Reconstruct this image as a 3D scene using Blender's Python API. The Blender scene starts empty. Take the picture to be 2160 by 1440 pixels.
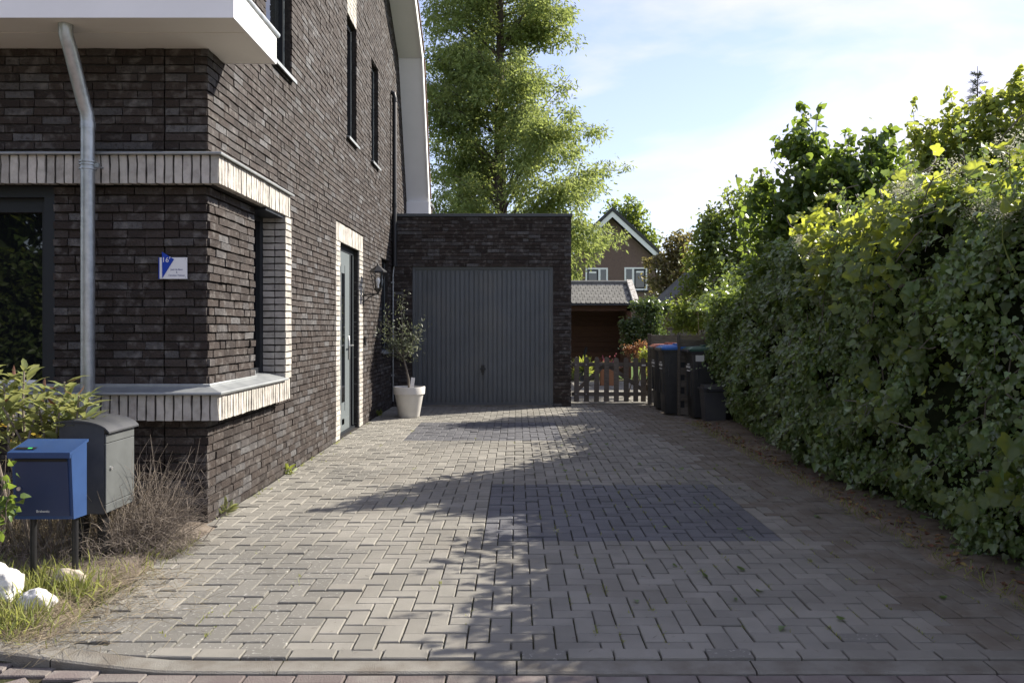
import bpy, math, random
import numpy as np
from mathutils import Vector, Matrix, Euler, noise
R = random.Random(7); NR = np.random.default_rng(7)
rad = math.radians
scene = bpy.context.scene; COL = scene.collection
# ------------------------------------------------------------------ camera
F, CX, CY, CH = 1690.0, 1090.0, 690.0, 1.42       # focal length, vanishing point (px of the 2160 px photo), eye height
cam = bpy.data.cameras.new('camera'); cam.sensor_width = 36; cam.lens = F / 2160 * 36
cam.shift_x = -(CX - 1080) / 2160; cam.shift_y = -(720 - CY) / 2160; cam.clip_end = 2000; cam.clip_start = .05
camo = bpy.data.objects.new('camera', cam); COL.objects.link(camo)
camo.location = (0, 0, CH); camo.rotation_euler = (rad(90), 0, 0); scene.camera = camo
# ------------------------------------------------------------------ light
SUN_EL = 35.0; SX, SY = .85, .527                    # direction to the sun on the ground
world = bpy.data.worlds.new('World'); scene.world = world; world.use_nodes = True
wn, wl = world.node_tree.nodes, world.node_tree.links
bg = wn['Background']; sky = wn.new('ShaderNodeTexSky'); sky.sky_type = 'NISHITA'; sky.sun_disc = False
sky.sun_elevation = rad(SUN_EL); sky.sun_rotation = math.atan2(SX, SY); sky.air_density = 1.0; sky.dust_density = .15; sky.ozone_density = 1.6
tc = wn.new('ShaderNodeTexCoord'); mp = wn.new('ShaderNodeMapping'); mp.inputs['Scale'].default_value = (1.1, 1.1, 4.2)
mp.inputs['Location'].default_value = (4.1, 1.3, 1.3)
nz = wn.new('ShaderNodeTexNoise'); nz.inputs['Scale'].default_value = 1.5; nz.inputs['Detail'].default_value = 7; nz.inputs['Roughness'].default_value = .52; nz.inputs['Distortion'].default_value = .5
rp = wn.new('ShaderNodeValToRGB'); rp.color_ramp.elements[0].position = .475; rp.color_ramp.elements[0].color = (.0, .0, .0, 1); rp.color_ramp.elements[1].position = .67; rp.color_ramp.elements[1].color = (.92, .92, .92, 1)
mx = wn.new('ShaderNodeMix'); mx.data_type = 'RGBA'; mx.inputs[7].default_value = (4.75, 4.75, 4.75, 1)
wl.new(tc.outputs['Generated'], mp.inputs[0]); wl.new(mp.outputs[0], nz.inputs['Vector']); wl.new(nz.outputs['Fac'], rp.inputs[0])
hz_ = wn.new('ShaderNodeMix'); hz_.data_type = 'RGBA'; hz_.inputs[0].default_value = .42; hz_.inputs[7].default_value = (2.75, 3.0, 3.65, 1); wl.new(sky.outputs[0], hz_.inputs[6]); wl.new(rp.outputs[0], mx.inputs[0]); wl.new(hz_.outputs[2], mx.inputs[6]); tint = wn.new('ShaderNodeMix'); tint.data_type = 'RGBA'; tint.blend_type = 'MULTIPLY'; tint.inputs[0].default_value = 1; tint.inputs[7].default_value = (1.05, .96, 1.02, 1); wl.new(mx.outputs[2], tint.inputs[6]); wl.new(tint.outputs[2], bg.inputs[0]); bg.inputs[1].default_value = .079
sl = bpy.data.lights.new('sun', 'SUN'); sl.energy = 3.5; sl.angle = rad(.5); sl.color = (1, .93, .82)
so = bpy.data.objects.new('sun', sl); COL.objects.link(so); so.location = (30, 25, 30)
so.rotation_euler = Vector((SX, SY, math.tan(rad(SUN_EL)))).to_track_quat('Z', 'Y').to_euler()
scene.view_settings.view_transform = 'Standard'; scene.view_settings.look = 'None'; scene.view_settings.gamma = 1; scene.view_settings.exposure = 1.7
# ------------------------------------------------------------------ helpers
def P(px, py, Y): return Vector(((px - CX) * Y / F, Y, CH - (py - CY) * Y / F))
def link(o, parent=None):
    COL.objects.link(o)
    if parent is not None: o.parent = parent
    return o
def tag(o, label=None, cat=None, group=None, kind=None):
    if label: o['label'] = label
    if cat: o['category'] = cat
    if group: o['group'] = group
    if kind: o['kind'] = kind
    return o
def thing(name, label, cat, loc=(0, 0, 0), group=None, rz=0):
    o = bpy.data.objects.new(name, None); link(o); o.location = loc; o.rotation_euler = (0, 0, rz); o.empty_display_size = .1
    return tag(o, label, cat, group)
def mesh_obj(name, V, Fc, m, parent=None, smooth=False, rv=None):
    me = bpy.data.meshes.new(name)
    V = np.asarray(V, dtype=np.float32)
    if isinstance(Fc, np.ndarray):
        n, k = Fc.shape
        me.vertices.add(len(V)); me.vertices.foreach_set('co', V.ravel())
        me.loops.add(n * k); me.loops.foreach_set('vertex_index', Fc.astype(np.int32).ravel())
        me.polygons.add(n); me.polygons.foreach_set('loop_start', np.arange(0, n * k, k, dtype=np.int32))
        try: me.polygons.foreach_set('loop_total', np.full(n, k, dtype=np.int32))
        except Exception: pass
        me.update(calc_edges=True)
    else:
        me.from_pydata(V.tolist(), [], [tuple(f) for f in Fc])
    if smooth: me.polygons.foreach_set('use_smooth', np.ones(len(me.polygons), dtype=bool))
    if rv is not None:
        a = me.attributes.new('rv', 'FLOAT', 'POINT'); a.data.foreach_set('value', np.asarray(rv, dtype=np.float32))
    if m: me.materials.append(m)
    o = bpy.data.objects.new(name, me); link(o, parent)
    return o
class MB:
    def __init__(s): s.V = []; s.F = []
    def add(s, V, Fc):
        b = len(s.V); s.V += [tuple(v) for v in V]; s.F += [tuple(i + b for i in f) for f in Fc]; return s
    def box(s, x0, x1, y0, y1, z0, z1, bev=0.0):
        if bev <= 0:
            V = [(x, y, z) for z in (z0, z1) for y in (y0, y1) for x in (x0, x1)]
            return s.add(V, [(0, 2, 3, 1), (4, 5, 7, 6), (0, 1, 5, 4), (2, 6, 7, 3), (0, 4, 6, 2), (1, 3, 7, 5)])
        b = min(bev, (x1 - x0) / 2.2, (y1 - y0) / 2.2, (z1 - z0) / 2.2)
        V = []; idx = {}
        xs, ys, zs = (x0, x1), (y0, y1), (z0, z1)
        for i in (0, 1):
            for j in (0, 1):
                for k in (0, 1):
                    ix = xs[i] + (b if i == 0 else -b); iy = ys[j] + (b if j == 0 else -b); iz = zs[k] + (b if k == 0 else -b)
                    idx[(i, j, k, 'x')] = len(V); V.append((xs[i], iy, iz))
                    idx[(i, j, k, 'y')] = len(V); V.append((ix, ys[j], iz))
                    idx[(i, j, k, 'z')] = len(V); V.append((ix, iy, zs[k]))
        Q = []; g = lambda i, j, k, a: idx[(i, j, k, a)]
        for i in (0, 1):
            q = [g(i, 0, 0, 'x'), g(i, 1, 0, 'x'), g(i, 1, 1, 'x'), g(i, 0, 1, 'x')]; Q.append(q if i else q[::-1])
            q = [g(0, i, 0, 'y'), g(0, i, 1, 'y'), g(1, i, 1, 'y'), g(1, i, 0, 'y')]; Q.append(q if i else q[::-1])
            q = [g(0, 0, i, 'z'), g(1, 0, i, 'z'), g(1, 1, i, 'z'), g(0, 1, i, 'z')]; Q.append(q if i else q[::-1])
        for a in (0, 1):
            for c in (0, 1):
                Q.append([g(0, a, c, 'y'), g(1, a, c, 'y'), g(1, a, c, 'z'), g(0, a, c, 'z')])
                Q.append([g(a, 0, c, 'x'), g(a, 1, c, 'x'), g(a, 1, c, 'z'), g(a, 0, c, 'z')])
                Q.append([g(a, c, 0, 'x'), g(a, c, 1, 'x'), g(a, c, 1, 'y'), g(a, c, 0, 'y')])
        for i in (0, 1):
            for j in (0, 1):
                for k in (0, 1): Q.append([g(i, j, k, 'x'), g(i, j, k, 'y'), g(i, j, k, 'z')])
        return s.add(V, Q)
    def tube(s, pts, rads, n=8, cap=True):
        pts = [Vector(p) for p in pts]
        if not hasattr(rads, '__len__'): rads = [rads] * len(pts)
        V = []; Fc = []
        prev = None
        for i, p in enumerate(pts):
            d = (pts[min(i + 1, len(pts) - 1)] - pts[max(i - 1, 0)]).normalized()
            if prev is None: a = d.orthogonal().normalized()
            else:
                a = prev - d * prev.dot(d)
                a = a.normalized() if a.length > 1e-5 else d.orthogonal().normalized()
            prev = a; b = d.cross(a)
            for k in range(n):
                t = 2 * math.pi * k / n; V.append(p + (a * math.cos(t) + b * math.sin(t)) * rads[i])
        for i in range(len(pts) - 1):
            for k in range(n):
                k2 = (k + 1) % n; Fc.append((i * n + k, i * n + k2, (i + 1) * n + k2, (i + 1) * n + k))
        if cap: Fc.append(tuple(range(n))[::-1]); Fc.append(tuple(range((len(pts) - 1) * n, len(pts) * n)))
        return s.add(V, Fc)
    def lathe(s, prof, n=24, c=(0, 0, 0)):
        V = []; Fc = []
        for r, z in prof:
            for k in range(n): t = 2 * math.pi * k / n; V.append((c[0] + r * math.cos(t), c[1] + r * math.sin(t), c[2] + z))
        for i in range(len(prof) - 1):
            for k in range(n): k2 = (k + 1) % n; Fc.append((i * n + k, i * n + k2, (i + 1) * n + k2, (i + 1) * n + k))
        return s.add(V, Fc)
    def prism(s, poly, f0, f1):
        """poly: 2-D points; f0, f1: functions 2-D -> 3-D for the two end faces"""
        n = len(poly); V = [f0(*p) for p in poly] + [f1(*p) for p in poly]
        Fc = [tuple(range(n))[::-1], tuple(range(n, 2 * n))] + [(i, (i + 1) % n, (i + 1) % n + n, i + n) for i in range(n)]
        return s.add(V, Fc)
    def build(s, name, m, parent=None, smooth=False, kind=None):
        o = mesh_obj(name, s.V, s.F, m, parent)
        import bmesh
        bm = bmesh.new(); bm.from_mesh(o.data); bmesh.ops.recalc_face_normals(bm, faces=bm.faces); bm.to_mesh(o.data); bm.free()
        if smooth:
            for p in o.data.polygons: p.use_smooth = True
            try: o.data.set_sharp_from_angle(angle=rad(38))
            except Exception: pass
        if kind: o['kind'] = kind
        return o
def text_mesh(body, size, m, parent, mat4, font_scale=1.0, name='lettering', extr=.0004):
    c = bpy.data.curves.new('t', 'FONT'); c.body = body; c.size = size; c.align_x = 'CENTER'; c.align_y = 'CENTER'; c.extrude = extr; c.resolution_u = 3
    t = bpy.data.objects.new('t', c); COL.objects.link(t)
    bpy.context.view_layer.update()
    me = bpy.data.meshes.new_from_object(t.evaluated_get(bpy.context.evaluated_depsgraph_get())); bpy.data.objects.remove(t); bpy.data.curves.remove(c)
    me.materials.clear(); me.materials.append(m)
    o = bpy.data.objects.new(name, me); link(o, parent); o.matrix_local = mat4
    return o
# ------------------------------------------------------------------ materials
def M(name, c1, c2=None, ns=6.0, rough=.6, var=0.0, bump=0.0, bs=60.0, metal=0.0, spec=.4, transl=None, lo=.4, hi=.62, stretch=None, ramp=None, blot=None, hue=0.0):
    m = bpy.data.materials.new(name); m.use_nodes = True
    N, L = m.node_tree.nodes, m.node_tree.links
    b = N['Principled BSDF']; b.inputs['Roughness'].default_value = rough; b.inputs['Metallic'].default_value = metal; b.inputs['Specular IOR Level'].default_value = spec
    geo = N.new('ShaderNodeNewGeometry'); vec = geo.outputs['Position']
    if stretch:
        mp = N.new('ShaderNodeMapping'); mp.inputs['Scale'].default_value = stretch; L.new(vec, mp.inputs[0]); vec = mp.outputs[0]
    rv = None
    if var > 0 or ramp or hue:
        at = N.new('ShaderNodeAttribute'); at.attribute_name = 'rv'; oi = N.new('ShaderNodeObjectInfo')
        ad = N.new('ShaderNodeMath'); ad.operation = 'ADD'; L.new(at.outputs['Fac'], ad.inputs[0]); L.new(oi.outputs['Random'], ad.inputs[1])
        fr = N.new('ShaderNodeMath'); fr.operation = 'FRACT'; L.new(ad.outputs[0], fr.inputs[0]); rv = fr.outputs[0]
    if ramp:
        cr = N.new('ShaderNodeValToRGB'); e = cr.color_ramp.elements
        while len(e) < len(ramp): e.new(.5)
        for i, (p, c) in enumerate(ramp): e[i].position = p; e[i].color = (*c, 1)
        L.new(rv, cr.inputs[0]); col = cr.outputs[0]
    else:
        cc = N.new('ShaderNodeRGB'); cc.outputs[0].default_value = (*c1, 1); col = cc.outputs[0]
    if c2:
        n = N.new('ShaderNodeTexNoise'); n.inputs['Scale'].default_value = ns; n.inputs['Detail'].default_value = 6; n.inputs['Roughness'].default_value = .62; L.new(vec, n.inputs['Vector'])
        mr = N.new('ShaderNodeMapRange'); mr.inputs[1].default_value = lo; mr.inputs[2].default_value = hi; L.new(n.outputs['Fac'], mr.inputs[0])
        mx = N.new('ShaderNodeMix'); mx.data_type = 'RGBA'; L.new(mr.outputs[0], mx.inputs[0]); L.new(col, mx.inputs[6]); mx.inputs[7].default_value = (*c2, 1); col = mx.outputs[2]
    if blot:
        (bc, bsc, blo, bhi, amt) = blot
        n = N.new('ShaderNodeTexNoise'); n.inputs['Scale'].default_value = bsc; n.inputs['Detail'].default_value = 4; L.new(geo.outputs['Position'], n.inputs['Vector'])
        mr = N.new('ShaderNodeMapRange'); mr.inputs[1].default_value = blo; mr.inputs[2].default_value = bhi; mr.inputs[4].default_value = amt; L.new(n.outputs['Fac'], mr.inputs[0])
        mx = N.new('ShaderNodeMix'); mx.data_type = 'RGBA'; L.new(mr.outputs[0], mx.inputs[0]); L.new(col, mx.inputs[6]); mx.inputs[7].default_value = (*bc, 1); col = mx.outputs[2]
    if var > 0:
        mr = N.new('ShaderNodeMapRange'); mr.inputs[3].default_value = 1 - var; mr.inputs[4].default_value = 1 + var; L.new(rv, mr.inputs[0])
        hs = N.new('ShaderNodeHueSaturation'); L.new(mr.outputs[0], hs.inputs['Value']); L.new(col, hs.inputs['Color']); col = hs.outputs[0]
        if hue:
            m7 = N.new('ShaderNodeMath'); m7.operation = 'MULTIPLY'; m7.inputs[1].default_value = 7.31; L.new(rv, m7.inputs[0])
            f7 = N.new('ShaderNodeMath'); f7.operation = 'FRACT'; L.new(m7.outputs[0], f7.inputs[0])
            mh = N.new('ShaderNodeMapRange'); mh.inputs[3].default_value = .5 - hue; mh.inputs[4].default_value = .5 + hue; L.new(f7.outputs[0], mh.inputs[0]); L.new(mh.outputs[0], hs.inputs['Hue'])
    L.new(col, b.inputs['Base Color'])
    if bump > 0:
        n = N.new('ShaderNodeTexNoise'); n.inputs['Scale'].default_value = bs; n.inputs['Detail'].default_value = 5; L.new(vec, n.inputs['Vector'])
        bp = N.new('ShaderNodeBump'); bp.inputs['Strength'].default_value = bump; bp.inputs['Distance'].default_value = .01; L.new(n.outputs['Fac'], bp.inputs['Height']); L.new(bp.outputs[0], b.inputs['Normal'])
    if transl:
        tcol, amt = transl
        t = N.new('ShaderNodeBsdfTranslucent'); ms = N.new('ShaderNodeMixShader'); ms.inputs[0].default_value = amt
        mm = N.new('ShaderNodeMix'); mm.data_type = 'RGBA'; mm.inputs[0].default_value = .25; mm.inputs[6].default_value = (*tcol, 1); L.new(col, mm.inputs[7]); L.new(mm.outputs[2], t.inputs['Color'])
        L.new(b.outputs[0], ms.inputs[1]); L.new(t.outputs[0], ms.inputs[2]); L.new(ms.outputs[0], N['Material Output'].inputs['Surface'])
    return m
mt = {}
mt['brick'] = M('dark_brick', (.05, .04, .035), ramp=[(0, (.028, .0215, .019)), (.3, (.040, .030, .0255)), (.6, (.048, .038, .033)), (.85, (.054, .048, .046)), (.97, (.070, .067, .067)), (1, (.095, .093, .093))],
    c2=(.030, .025, .023), ns=38, lo=.5, hi=.72, rough=.8, var=.12, bump=.9, bs=70, spec=.25, blot=((.20, .188, .176), 13, .53, .74, .5))
mt['mortar'] = M('dark_mortar', (.028, .026, .025), (.05, .046, .042), ns=30, rough=.95, spec=.1)
mt['cream_brick'] = M('cream_brick', (.43, .405, .365), (.29, .27, .24), ns=11, lo=.45, hi=.7, rough=.85, var=.16, bump=.5, bs=60, spec=.2, hue=.01)
mt['paver'] = M('grey_paver', (.245, .232, .202), (.205, .195, .170), ns=2.2, rough=.85, var=.12, bump=.7, bs=260, spec=.25, blot=((.165, .15, .125), 1.3, .52, .7, .5))
mt['dirty_paver'] = M('dirty_paver', (.15, .13, .105), (.20, .185, .16), ns=4, rough=.95, var=.08, bump=.7, bs=200, spec=.15)
mt['lichen_paver'] = M('lichen_paver', (.18, .172, .152), (.36, .35, .32), ns=42, lo=.58, hi=.68, rough=.9, var=.1, bump=.7, bs=260, spec=.2)
mt['dark_paver'] = M('dark_paver', (.105, .105, .112), (.088, .088, .095), ns=3, rough=.7, var=.13, bump=.6, bs=240, spec=.4)
mt['road_brick'] = M('road_brick', (.145, .120, .112), (.19, .172, .155), ns=5, rough=.85, var=.18, bump=.6, bs=150, spec=.25)
mt['joint'] = M('joint_sand', (.055, .047, .032), (.042, .05, .02), ns=4, lo=.45, hi=.6, rough=1, spec=.05, bump=.8, bs=120)
mt['kerb'] = M('kerb_concrete', (.205, .195, .17), (.145, .13, .108), ns=5, rough=.9, bump=.6, bs=180, spec=.2, var=.05)
mt['soil'] = M('soil', (.19, .16, .13), (.12, .098, .078), ns=7, rough=1, bump=1.0, bs=45, spec=.05, blot=((.22, .18, .13), 2.0, .5, .65, .6))
mt['lawn'] = M('lawn', (.08, .13, .03), (.05, .09, .02), ns=3, rough=.9, spec=.1, bump=1, bs=60)
mt['white'] = M('white_panel', (.82, .82, .82), (.78, .78, .78), ns=1.5, rough=.42, spec=.4)
mt['white_edge'] = M('white_trim', (.82, .82, .80), rough=.4)
mt['soffit'] = M('soffit_panel', (.80, .77, .70), (.76, .73, .66), ns=1.2, rough=.5)
mt['zinc'] = M('galvanised_steel', (.42, .44, .45), (.32, .34, .35), ns=14, rough=.42, metal=.75, bump=.15, bs=40)
mt['lead'] = M('zinc_sill', (.33, .345, .345), (.26, .275, .28), ns=7, rough=.5, metal=.45)
mt['frame'] = M('anthracite_frame', (.018, .021, .025), rough=.45, spec=.3)
mt['frame_light'] = M('grey_door', (.13, .15, .155), rough=.45, spec=.4)
mt['alu'] = M('brushed_metal', (.7, .7, .69), rough=.3, metal=.9)
mt['glass'] = M('dark_glass', (.006, .007, .008), rough=.015, spec=.7)
mt['pane'] = M('far_glass', (.03, .035, .04), rough=.05, spec=1.0)
mt['gdoor'] = M('garage_door_paint', (.082, .093, .105), (.070, .080, .090), ns=2, rough=.38, spec=.45, var=.05, bump=.35, bs=2.2, blot=((.11, .11, .105), 1.7, .52, .75, .5))
mt['black'] = M('black_metal', (.012, .012, .013), rough=.45, spec=.4)
mt['coping'] = M('dark_coping', (.06, .066, .072), rough=.45, spec=.4)
mt['tile'] = M('red_brown_tile', (.12, .055, .04), (.08, .04, .032), ns=8, rough=.6, var=.2)
mt['pot'] = M('white_pot', (.66, .64, .60), (.58, .56, .52), ns=3, rough=.55, spec=.3)
mt['bin'] = M('bin_plastic', (.028, .029, .031), (.042, .042, .042), ns=5, rough=.5, spec=.4)
mt['bin_grey'] = M('grey_plastic', (.055, .055, .062), (.07, .07, .07), ns=5, rough=.55)
mt['lid_blue'] = M('blue_lid', (.035, .13, .42), (.05, .16, .45), ns=6, rough=.45)
mt['lid_orange'] = M('orange_lid', (.30, .085, .05), rough=.5)
mt['lid_green'] = M('green_lid', (.03, .085, .06), (.05, .1, .08), ns=6, rough=.45)
mt['grey_lip'] = M('lip_plastic', (.13, .13, .125), rough=.5)
mt['print'] = M('white_print', (.62, .62, .6), rough=.6)
mt['wood'] = M('weathered_wood', (.17, .145, .12), (.11, .093, .077), ns=4, stretch=(2, 2, 26), rough=.85, var=.2, bump=.6, bs=30, spec=.15)
mt['wood_h'] = M('weathered_board', (.17, .15, .125), (.10, .088, .072), ns=4, stretch=(2, 8, 30), rough=.85, var=.2, bump=.6, bs=20, spec=.15)
mt['wood_red'] = M('shed_plank', (.13, .06, .032), (.085, .04, .024), ns=4, stretch=(1.5, 4, 20), rough=.75, var=.2, bump=.3, bs=20)
mt['oldwhite'] = M('flaked_white_board', (.55, .53, .48), (.22, .19, .15), ns=14, lo=.5, hi=.6, rough=.9)
mt['shingle'] = M('grey_shingle', (.175, .17, .15), (.14, .135, .12), ns=9, rough=.9, var=.13)
mt['roof_dark'] = M('dark_roof', (.04, .04, .042), (.06, .06, .06), ns=6, rough=.7)
mt['far_brick'] = M('far_brick', (.17, .115, .095), (.14, .095, .08), ns=9, rough=.9)
mt['blue_box'] = M('blue_paint', (.024, .058, .155), (.021, .050, .135), ns=5, rough=.35, spec=.45)
mt['blue_dark'] = M('navy_paint', (.022, .035, .085), (.03, .042, .09), ns=4, rough=.38, spec=.45)
mt['grey_box'] = M('grey_letterbox', (.100, .107, .106), (.085, .091, .09), ns=5, rough=.45, spec=.4)
mt['dark_box'] = M('anthracite_letterbox', (.04, .042, .048), (.06, .062, .065), ns=5, rough=.5)
mt['plate_white'] = M('enamel_white', (.72, .72, .74), rough=.25, spec=.5)
mt['plate_blue'] = M('enamel_blue', (.01, .045, .36), rough=.25, spec=.5)
mt['ink'] = M('ink', (.03, .05, .2), rough=.5)
mt['stone'] = M('white_stone', (.68, .66, .62), (.42, .40, .36), ns=22, lo=.5, hi=.66, rough=.9, bump=.9, bs=30)
mt['terracotta'] = M('terracotta', (.30, .14, .07), rough=.8)
mt['bark'] = M('bark', (.11, .085, .065), (.06, .048, .038), ns=9, stretch=(3, 3, .8), rough=.95, bump=1, bs=18)
mt['grey_bark'] = M('grey_bark', (.17, .15, .125), (.11, .095, .08), ns=12, rough=.95, bump=.6, bs=40)
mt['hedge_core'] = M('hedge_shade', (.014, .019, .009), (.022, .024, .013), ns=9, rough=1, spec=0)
def LEAF(name, c, tcol, amt=.35, var=.35, hue=.02, rough=.42, c2=None, ns=6, spec=.5): return M(name, c, c2, ns=ns, rough=rough, var=var, hue=hue, spec=spec, transl=(tcol, amt))
mt['ivy'] = LEAF('ivy_leaf', (.100, .148, .052), (.48, .62, .10), .32, .5, .022, .30, spec=.65)
mt['vine'] = LEAF('vine_leaf', (.072, .112, .052), (.82, .88, .09), .48, .28, .018, .45, spec=.4, c2=(.10, .14, .06), ns=40)
mt['lilac'] = LEAF('lilac_leaf', (.06, .10, .028), (.40, .54, .07), .38, .4, .02, .42)
mt['yellow'] = LEAF('yellowing_leaf', (.105, .14, .034), (.60, .66, .10), .46, .4, .035, .5)
mt['greentree'] = LEAF('garden_leaf', (.075, .112, .03), (.46, .56, .08), .42, .4, .02, .45)
mt['redwood'] = LEAF('redwood_needle', (.14, .178, .066), (.52, .60, .16), .40, .4, .02, .6, spec=.2)
mt['brown'] = LEAF('bronze_leaf', (.12, .105, .046), (.44, .38, .12), .36, .45, .04, .5)
mt['laurel'] = LEAF('laurel_leaf', (.055, .09, .028), (.26, .36, .07), .22, .4, .02, .3, spec=.6)
mt['oleander'] = LEAF('oleander_leaf', (.19, .215, .085), (.5, .52, .17), .32, .35, .03, .42)
mt['oleander_tip'] = LEAF('red_tinged_leaf', (.16, .075, .045), (.35, .2, .1), .3, .3, .02, .45)
mt['oleander_yel'] = LEAF('yellow_leaf', (.42, .28, .04), (.6, .45, .08), .3, .3, .02, .45)
mt['olive'] = LEAF('olive_leaf', (.12, .135, .085), (.3, .34, .16), .25, .4, .02, .5)
mt['spruce'] = LEAF('spruce_needle', (.035, .05, .03), (.1, .13, .06), .1, .3, .01, .6)
mt['grass'] = LEAF('grass_blade', (.18, .20, .062), (.55, .58, .15), .4, .4, .03, .5)
mt['straw'] = LEAF('dry_straw', (.31, .26, .175), (.45, .38, .25), .2, .4, .02, .8, spec=.1)
mt['twig'] = M('dry_twig', (.24, .205, .17), (.16, .135, .115), ns=20, rough=.95, var=.3, spec=.1)
mt['heath'] = LEAF('reddish_leaf', (.22, .10, .05), (.5, .25, .1), .3, .4, .05, .6)
mt['pink'] = LEAF('pink_flower', (.38, .10, .13), (.5, .16, .18), .3, .3, .02, .6)
mt['cream'] = LEAF('cream_flower', (.50, .49, .38), (.6, .6, .45), .3, .25, .01, .7)
mt['litter'] = LEAF('fallen_leaf', (.20, .11, .05), (.3, .18, .08), .15, .5, .05, .8)
# ------------------------------------------------------------------ leaf templates and scatter
def fan(pts, fold=.0, curl=.0):
    """pts: outline (x across, y along from stalk 0 to tip 1); returns V, T with a midrib and a fold/curl"""
    c = (0, .42); V = [(c[0], c[1], 0)] + [(x, y, 0) for x, y in pts]
    V = np.array(V, dtype=float); V[:, 2] = np.abs(V[:, 0]) * fold - curl * V[:, 1] ** 2
    n = len(pts); T = np.array([(0, 1 + i, 1 + (i + 1) % n) for i in range(n)])
    return V, T
IVY = fan([(0, 0), (.30, -.08), (.50, .22), (.33, .42), (.28, .62), (0, 1), (-.28, .62), (-.33, .42), (-.50, .22), (-.30, -.08)], .25, .12)
HEART = fan([(0, 0), (.30, .05), (.40, .32), (.22, .72), (0, 1), (-.22, .72), (-.40, .32), (-.30, .05)], .3, .25)
OVAL = fan([(0, 0), (.22, .3), (.20, .65), (0, 1), (-.20, .65), (-.22, .3)], .35, .15)
def lance(w=.09): return (np.array([(0, 0, 0), (w, .35, .03), (0, .35, -.01), (-w, .35, .03), (w * .8, .7, -.02), (0, .7, -.05), (-w * .8, .7, -.02), (0, 1, -.16)], dtype=float),
    np.array([(0, 1, 2), (0, 2, 3), (1, 4, 5), (1, 5, 2), (2, 5, 6), (2, 6, 3), (4, 7, 5), (5, 7, 6)]))
LANCE = lance(.085); NARROW = lance(.05)
SPRAY = (np.array([(0, 0, 0), (.10, .4, .02), (-.10, .4, .02), (0, 1, -.1)], dtype=float), np.array([(0, 1, 2), (1, 3, 2)]))
FROND = (np.array([(0, 0, 0), (.17, .45, .03), (-.17, .45, .03), (0, 1, -.12)], dtype=float), np.array([(0, 1, 2), (1, 3, 2)]))
def grape(seed):
    r = random.Random(seed); pts = []
    for i in range(22):
        t = i / 22 * 2 * math.pi; a = t - math.pi / 2
        lob = .88 + .105 * math.cos(5 * (t - math.pi)) + (.03 if i % 2 else -.02) + r.uniform(-.03, .03)
        if i in (0, 21, 1): lob *= .55 if i == 0 else .85
        pts.append((.55 * lob * math.cos(a), .46 + .55 * lob * math.sin(a)))
    V, T = fan(pts, .0, 0); V2 = [V[0]]; ring = V[1:]
    inner = ring * .55 + V[0] * .45
    V = np.vstack([V[0:1], inner, ring]); n = 22
    w1, w2 = r.uniform(2, 6), r.uniform(2, 6); ph = r.uniform(0, 6)
    V[:, 2] = .16 * np.sin(w1 * V[:, 0] * 2 + ph) * np.abs(V[:, 0]) * 2 + .09 * np.sin(w2 * V[:, 1] * 2 + ph) - .25 * (V[:, 1] - .4) ** 2 + .22 * np.abs(V[:, 0])
    T = [(0, 1 + i, 1 + (i + 1) % n) for i in range(n)]
    for i in range(n):
        j = (i + 1) % n; T += [(1 + i, 1 + n + i, 1 + n + j), (1 + i, 1 + n + j, 1 + j)]
    return V, np.array(T)
def frames(nrm, tip):
    n = nrm / (np.linalg.norm(nrm, axis=1, keepdims=True) + 1e-9)
    t = tip - n * (tip * n).sum(1, keepdims=True); t /= (np.linalg.norm(t, axis=1, keepdims=True) + 1e-9)
    x = np.cross(t, n); return np.stack([x, t, n], axis=2)      # columns
def leaves(name, pos, nrm, tip, size, tmpl, m, parent, kind=None, smooth=False, label=None):
    V0, T0 = tmpl; k = len(V0); n = len(pos); A = frames(nrm, tip)
    V = np.einsum('nij,kj->nki', A, V0) * np.asarray(size).reshape(-1, 1, 1) + pos[:, None, :]
    T = T0[None] + (np.arange(n) * k)[:, None, None]
    o = mesh_obj(name, V.reshape(-1, 3), T.reshape(-1, 3), m, parent, smooth, rv=np.repeat(NR.random(n), k))
    if kind: o['kind'] = kind
    return o
def single_leaves(name, pos, nrm, tip, size, tmpls, m, parent):
    A = frames(nrm, tip); mes = []
    for V0, T0 in tmpls:
        me = bpy.data.meshes.new(name); me.from_pydata(V0.tolist(), [], T0.tolist()); me.materials.append(m)
        me.polygons.foreach_set('use_smooth', np.ones(len(me.polygons), dtype=bool)); mes.append(me)
    for i in range(len(pos)):
        o = bpy.data.objects.new(name, mes[i % len(mes)]); link(o, parent)
        mm = Matrix(A[i].tolist()).to_4x4() @ Matrix.Scale(float(size[i]), 4); mm.translation = Vector(pos[i].tolist()); o.matrix_local = mm
def proj(p):
    y = np.maximum(p[:, 1], .1); return CX + p[:, 0] * F / y, CY - (p[:, 2] - CH) * F / y
def inframe(p, mrg=0):
    x, y = proj(p); return (x > -mrg) & (x < 2160 + mrg) & (y > -mrg) & (y < 1440 + mrg) & (p[:, 1] > .5)
def rnd_dir(n, bias=(0, 0, 0), amt=1.0):
    v = NR.normal(size=(n, 3)); v /= np.linalg.norm(v, axis=1, keepdims=True); return v * amt + np.array(bias)
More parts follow.
